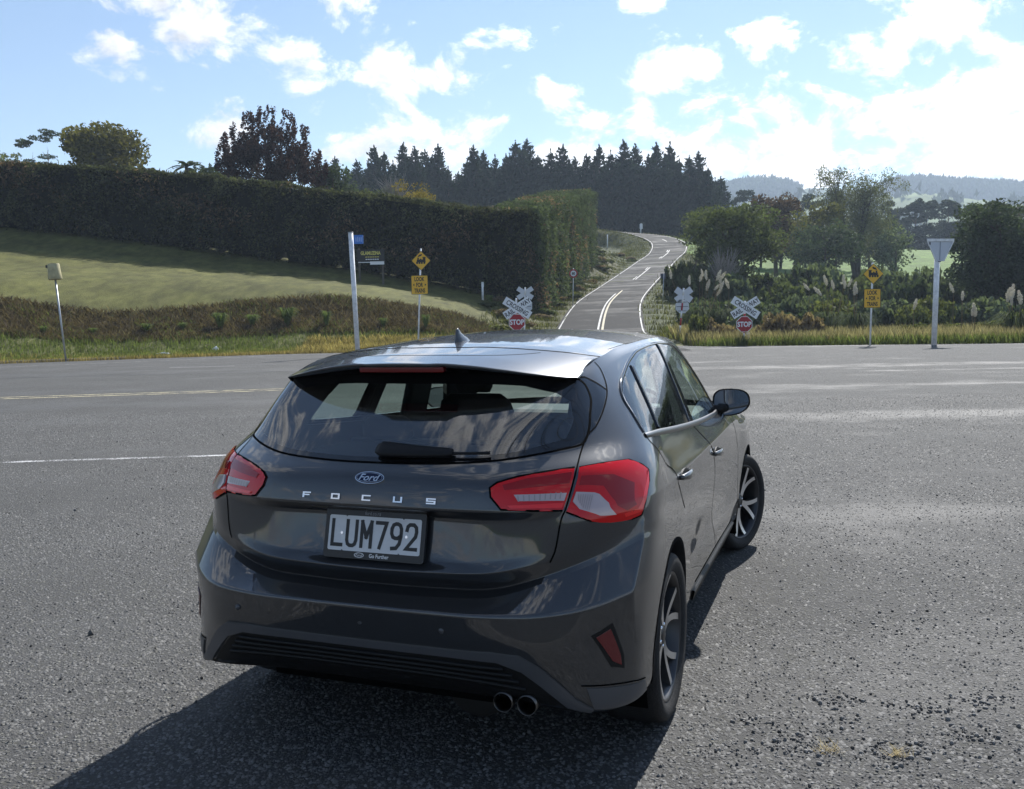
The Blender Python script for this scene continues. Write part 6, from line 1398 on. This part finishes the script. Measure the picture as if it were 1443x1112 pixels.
def trains_sign(name, label, top, bot, d, diamond, board, flip):
    r, foot, head = stand(name, label, 'sign', top, bot, d); post(r, foot, head, .045, WHITE_POST); p = at(*diamond, d); p.y -= .07; k = .52
    M = face(p, foot); dm = plate(r, 'warning_diamond', [(0,-k),(k,0),(0,k),(-k,0)], M, SIGN_K); plate(dm, 'diamond_field', [(0,-k*.95),(k*.95,0),(0,k*.95),(-k*.95,0)], M, SIGN_Y, 0, .003)
    train(M @ Matrix.Translation((0,0,.004)) @ Matrix.Scale(-1 if flip else 1, 4, (1,0,0)), dm, .62)
    p = at(*board, d); p.y -= .07; M = face(p, foot); w, h = 23.5*d/1262, 26.5*d/1262; bd = plate(r, 'message_board', rrect(w, h, .05), M, SIGN_K); plate(bd, 'board_field', rrect(w*.95, h*.955, .04), M, SIGN_Y, 0, .003)
    for t_, y in (('LOOK', .30), ('FOR', .0), ('TRAINS', -.30)): text_obj('lettering', t_, SIGN_K, bd, M @ Matrix.Translation((0, y*h, .006)), size=h*.30, bold=.010, sx=.62 if t_ != 'TRAINS' else .56)
    for sx in (-1, 1):
        b = MB(); b.prism([(sx*w*.40, 0), (sx*w*.31, h*.065), (sx*w*.31, -h*.065)], .003, .006, M); b.build('arrow', SIGN_K, bd)
trains_sign('train_warning_sign', 'yellow steam-train diamond over a look-for-trains board beside the lawn', (593,350), (588,472), 48, (593.5,367.5), (591.5,401.5), False)
trains_sign('train_warning_sign', 'yellow steam-train diamond over a look-for-trains board in front of the scrub', (1230,370), (1226,486), 45.5, (1230,386), (1228.5,420.5), True)
def crossbuck(name, label, top, bot, d, cross, L_, w, a1, a2, stop, rs_, front=True, rz=0.):
    r, foot, head = stand(name, label, 'sign', top, bot, d); seg = 7
    for i in range(seg):
        a, b_ = foot.lerp(head, i/seg) - foot, foot.lerp(head, (i+1)/seg) - foot; b = MB(); b.tube([a, b_], .055, 10); b.build('post_band', (SIGN_R if (i % 2 == 0 and i < 5) else WHITE_POST), r, True)
    p = at(*cross, d); off = Vector((0, -.08, 0)) if front else Vector((0, -.0, 0)); M = face(p + off, foot, rz); m = SIGN_W if front else BACK
    if front:
        bar(M, r, 'crossing_arm', m, L_, w, a2, .0, [('RAIL', -L_*.30), ('WAY', L_*.30)], size=w*.80)
        bar(M, r, 'crossing_arm', m, L_, w, a1, .014, [('CROSSING', 0)], size=w*.80)
    else:
        bar(M, r, 'crossing_arm', m, L_, w, a2, .0); bar(M, r, 'crossing_arm', m, L_, w, a1, -.02)
    p = at(*stop, d) + off; M = face(p, foot, rz); o = plate(r, 'stop_plate', octagon(rs_), M, SIGN_W if front else BACK)
    if front: plate(o, 'stop_field', octagon(rs_*.93), M, SIGN_R, 0, .003); text_obj('lettering', 'STOP', SIGN_W, o, M @ Matrix.Translation((0,0,.006)), size=rs_*.82, bold=.014, sx=.82)
    else:
        for y in (-.6, 0, .6): b = MB(); b.box(M @ Vector((0, y*rs_, .02)), (rs_*1.6*(1 - .45*abs(y)), .035, .04), M.to_3x3()); b.build('stiffener', mat('steel_dark', (.12,.13,.15), .5, .5), o)
    return r
k52 = 52/1262
crossbuck('railway_crossing_sign', 'railway crossing crossbuck above a red stop octagon beside the lawn', (727.5,420), (727,492), 52, (729,434), 40*k52*1.06, 11.5*k52, R(-32), R(32), (728.5,454), 12.3*k52)
crossbuck('railway_crossing_sign', 'railway crossing crossbuck above a red stop octagon among the dry weeds', (1050,424), (1048,490), 50, (1050,433.5), 43*50/1262, 11.5*50/1262, R(-33), R(31), (1048.5,457), 12.0*50/1262)
crossbuck('railway_crossing_sign', 'rear of a crossbuck and stop sign on a red-banded post by the pampas', (963.5,406), (957,486), 58, (963.5,415.5), 27*58/1262, 9*58/1262, R(-36), R(36), (961.5,432), 10.2*58/1262, False)
crossbuck('railway_crossing_sign', 'rear of a crossbuck half hidden behind the stop sign beside the lawn', (740,405), (739,490), 60, (740,413), 25*60/1262, 6.5*60/1262, R(-33), R(33), (741,432), 9.5*60/1262, False)
# street-name post: thick leaning white post with a blue blade
r, foot, head = stand('street_name_post', 'thick white post leaning over with a small blue name blade', 'sign post', (494,328), (503.5,470), 45.5); post(r, foot, head, .12, WHITE_POST, n=14)
b = MB(); b.tube([head - foot - Vector((0,0,.02)), head - foot + Vector((0,0,.26))*.0 + Vector((0,0,.03))], .135, 14); b.build('post_cap', GALV, r, True)
M = face(at(505.5,337.5,45.4) - Vector((0,.04,0)), foot); bl = plate(r, 'name_blade', rect(.47, .44), M, BLUE, -.02, 0); 
for i, (x, h_) in enumerate(((-.13,.20),(-.04,.26),(.05,.20),(.13,.24))): b = MB(); b.box(M @ Vector((x, 0, .003)), (.035, h_, .004), M.to_3x3()); b.build('faded_letter', mat('faded_letter', (.42,.55,.80), .5), bl)
b = MB(); b.box(M @ Vector((.215, 0, .003)), (.02, .40, .004), M.to_3x3()); b.build('blade_border', MATS['faded_letter'], bl)
# wooden advertising board at the hedge
d = 74; A, B2 = at(504,372,d), at(541,372,d); zf = ground_z((A.x+B2.x)/2, A.y); r = empty('advertising_board', ((A.x+B2.x)/2, A.y, zf)); tag(r, 'black advertising board with yellow lettering on wooden posts before the hedge', 'sign'); foot = Vector(((A.x+B2.x)/2, A.y, zf))
for u in (505.5, 538.5):
    t_, f_ = at(u, 350, d), at(u, 384, d); b = MB(); b.box((t_.x - foot.x, .06, (t_.z - zf)/2 - .1), (.15, .12, t_.z - zf + .2)); b.build('board_post', WOOD, r)
M = face(at(522.5,360,d) - Vector((0,.05,0)), foot); w, h = 38*d/1262, 16*d/1262; o = plate(r, 'board_panel', rect(w, h), M, SIGN_K, -.03, 0)
SIGN_YT = mat('sign_yellow_text', (.62,.55,.12), .5)
text_obj('lettering', 'GLAMUZINA', SIGN_YT, o, M @ Matrix.Translation((0, h*.20, .004)), size=h*.42, bold=.016, sx=.72)
for y, ww in ((-.14, .52), (-.34, .50)):
    for q in range(6): b = MB(); b.box(M @ Vector(((-.5 + (q + .5)/6)*w*ww + .05*w, y*h, .004)), (w*ww/6*.8, h*.07, .004), M.to_3x3()); b.build('small_print', SIGN_YT if y > -.2 else SIGN_W, o)
b = MB(); M2 = face(at(523,370.5,d) - Vector((0,.06,0)), foot); b.box(M2 @ Vector((-.55,.05,0)), (1.0,.06,.02), M2.to_3x3()); b.box(M2 @ Vector((.5,-.02,0)), (1.15,.26,.02), M2.to_3x3()); b.build('lower_strip', SIGN_W, r)
# speed limit disc, rear of a small sign, markers
r, foot, head = stand('speed_limit_sign', 'round red-ringed speed limit sign on the road cutting', 'sign', (808,378), (807,421), 84); post(r, foot, head, .045, WHITE_POST)
M = face(at(808,385.5,84) - Vector((0,.06,0)), foot); o = plate(r, 'sign_disc', ell(.40,.40,32), M, SIGN_R); plate(o, 'disc_field', ell(.27,.27,28), M, SIGN_W, 0, .004); text_obj('lettering', '80', SIGN_K, o, M @ Matrix.Translation((0,0,.008)), size=.34, bold=.012, sx=.85)
r, foot, head = stand('roadside_sign', 'dark rear of a small square sign on a thin post right of the hill road', 'sign', (935.5,384), (933.5,432), 80); post(r, foot, head, .035, GALV)
M = face(at(934.5,389,80) + Vector((0,.06,0)), foot, R(20)); plate(r, 'sign_panel', rect(.52,.46), M, mat('dark_back', (.05,.06,.085), .5))
def marker(name, label, top, bot, d, rad=.05, m=WHITE_POST, headbox=None):
    r, foot, head = stand(name, label, 'post', top, bot, d); post(r, foot, head, rad, m)
    b = MB(); b.tube([head - foot - Vector((0,0,.02)), head - foot + Vector((0,0,.04))], rad*1.25, 10); b.build('cap', m, r, True)
    if headbox: b = MB(); b.box(head - foot - Vector((0,0,headbox*.6)), (headbox*.6, .12, headbox), None, .02); b.build('reflector_panel', SIGN_W, r)
marker('marker_post', 'tall white post on the outside of the far bend below the pines', (903.5,315), (902.5,339), 190, .14, headbox=1.0)
marker('marker_post', 'short white marker post where the road meets the hedge end', (856,331), (856,340), 178, .10)
marker('marker_post', 'small white marker on the lawn near the hedge foot', (680,398), (680,412), 74, .09, headbox=.34)
marker('rail_stake', 'short white stake beside the right-hand stop sign', (1054,470), (1056,490), 50.3, .07); marker('rail_stake', 'stubby leaning white stake at the foot of the stop sign', (1046,482), (1047,491), 50.2, .08)
# give-way sign from behind
r, foot, head = stand('give_way_sign', 'grey rear of a triangular give-way sign on a thick white post', 'sign', (1321.5,345), (1316,487), 44.5); post(r, foot, head, .128, WHITE_POST, n=16)
M = face(at(1322.5,352,44.5) - Vector((0,.17,0)), foot, 0, R(-1)); k = 44.5/1262
poly = [(-18.5*k, 14.5*k), (-18.5*k, 11*k), (-5.5*k, -16*k), (5.5*k, -16*k), (18.5*k, 11*k), (18.5*k, 14.5*k)]; o = plate(r, 'triangle_back', poly, M, BACK, -.02, 0)
b = MB(); b.box(M @ Vector((0, 13*k, .03)), (37*k, 3.6*k, .06), M.to_3x3()); b.build('top_lip', WHITE_POST, o)
for P in (((-18*k, 11*k), (-5.5*k, -16*k)), ((18*k, 11*k), (5.5*k, -16*k))):
    a, c = (M @ Vector((*q, .02)) for q in P); b = MB(); b.tube([a, c], .03, 6); b.build('edge_lip', WHITE_POST, o)
b = MB(); b.box(M @ Vector((0, -1*k, .012)), (.02, 28*k, .02), M.to_3x3()); b.build('seam', mat('seam_grey', (.25,.28,.32), .5), o); b = MB(); b.box(M @ Vector((-14.5*k, 8*k, .01)), (1.6*k, 4*k, .012), M.to_3x3()); b.build('maker_label', SIGN_K, o)
b = MB(); b.tube([M @ Vector((0,-17.0*k,-.17)), M @ Vector((0,-15.2*k,-.17))], .14, 16); b.build('collar', mat('steel_dark', (.12,.13,.15), .5, .5), r, True)
# mailbox: cream drum on a leaning pipe
r, foot, head = stand('letterbox', 'cream drum letterbox on a thin leaning pipe by the left verge', 'letterbox', (78,394), (91,468), 46); post(r, foot, head, .045, GALV)
ax = (head - foot).normalized(); Mx = ax.to_track_quat('Z', 'Y').to_matrix().to_4x4(); Mx.translation = head - foot
b = MB(); V_ = []; prof = [(.30,0),(.315,.02),(.33,.06),(.30,.45),(.285,.74),(.27,.80),(.0005,.80)]
b.lathe(prof, 24, 'Z'); b.lathe([(.0005,0),(.30,0)], 24, 'Z'); b.V = [tuple(Mx @ Vector(v)) for v in b.V]; dr = b.build('drum', mat('cream_paint', (.40,.36,.20), .6, var=.2, var_scale=4), r, True, 40)
b = MB(); b.box((-.10,-.30,.68), (.46,.10,.14)); b.V = [tuple(Mx @ Vector(v)) for v in b.V]; b.build('mail_slot', SIGN_K, dr); b = MB(); b.box((-.12,-.36,.67), (.36,.02,.06)); b.V = [tuple(Mx @ Vector(v)) for v in b.V]; b.build('slot_flap', SIGN_W, dr)
# litter on the verge
def litter(label, u, v, d, s, seed):
    rs = np.random.default_rng(seed); p = at(u, v, d); bm = bmesh.new(); bmesh.ops.create_icosphere(bm, subdivisions=2, radius=1)
    for q in bm.verts: q.co = Vector((q.co.x*s[0], q.co.y*s[1], max(0, q.co.z + .5)*s[2]))*(1 + rs.normal(0, .22))
    me = bpy.data.meshes.new('litter'); bm.to_mesh(me); bm.free(); tag(obj('litter', me, mat('white_plastic', (.75,.76,.78), .5), None, (p.x, p.y, ground_z(p.x, p.y))), label, 'litter')
litter('crumpled white plastic bag on the road edge', 231, 497.5, 50.3, (.42,.2,.12), 1); litter('smaller white scrap on the road edge past the bag', 304, 496, 52.5, (.16,.12,.15), 2); litter('tiny pale scrap beside the smaller one', 326, 496.5, 52.2, (.12,.1,.08), 3)
# power lines over the side road behind: seen as reflections in the rear window
POLE = mat('pole_concrete', (.33,.32,.30), .85)
for i, (x, y) in enumerate(((-27, -3.5), (25, 6.5))):
    r = empty('power_pole', (x, y, 0)); tag(r, ('concrete power pole with a crossarm near the left road arm', 'concrete power pole with a crossarm near the right road arm')[i], 'pole'); b = MB(); b.tube([(0,0,-.5),(0,0,10)], [.19,.11], 10); b.build('shaft', POLE, r, True); b = MB(); b.box((0,0,9.3), (.1,2.4,.12)); b.build('crossarm', WOOD, r)
for i, (dy, z) in enumerate(((-1.1,9.45),(-.4,9.45),(.5,9.45),(1.1,9.45),(0,8.2))):
    pts = [(-27 + 52*t, -3.5 + 10*t + dy, z - 3.2*t*(1-t)) for t in np.linspace(0, 1, 24)]; b = MB(); b.tube(pts, .020, 5); tag(b.build('power_line', SIGN_K), 'thin black overhead wire strung between the two power poles', 'wire', 'overhead wires')
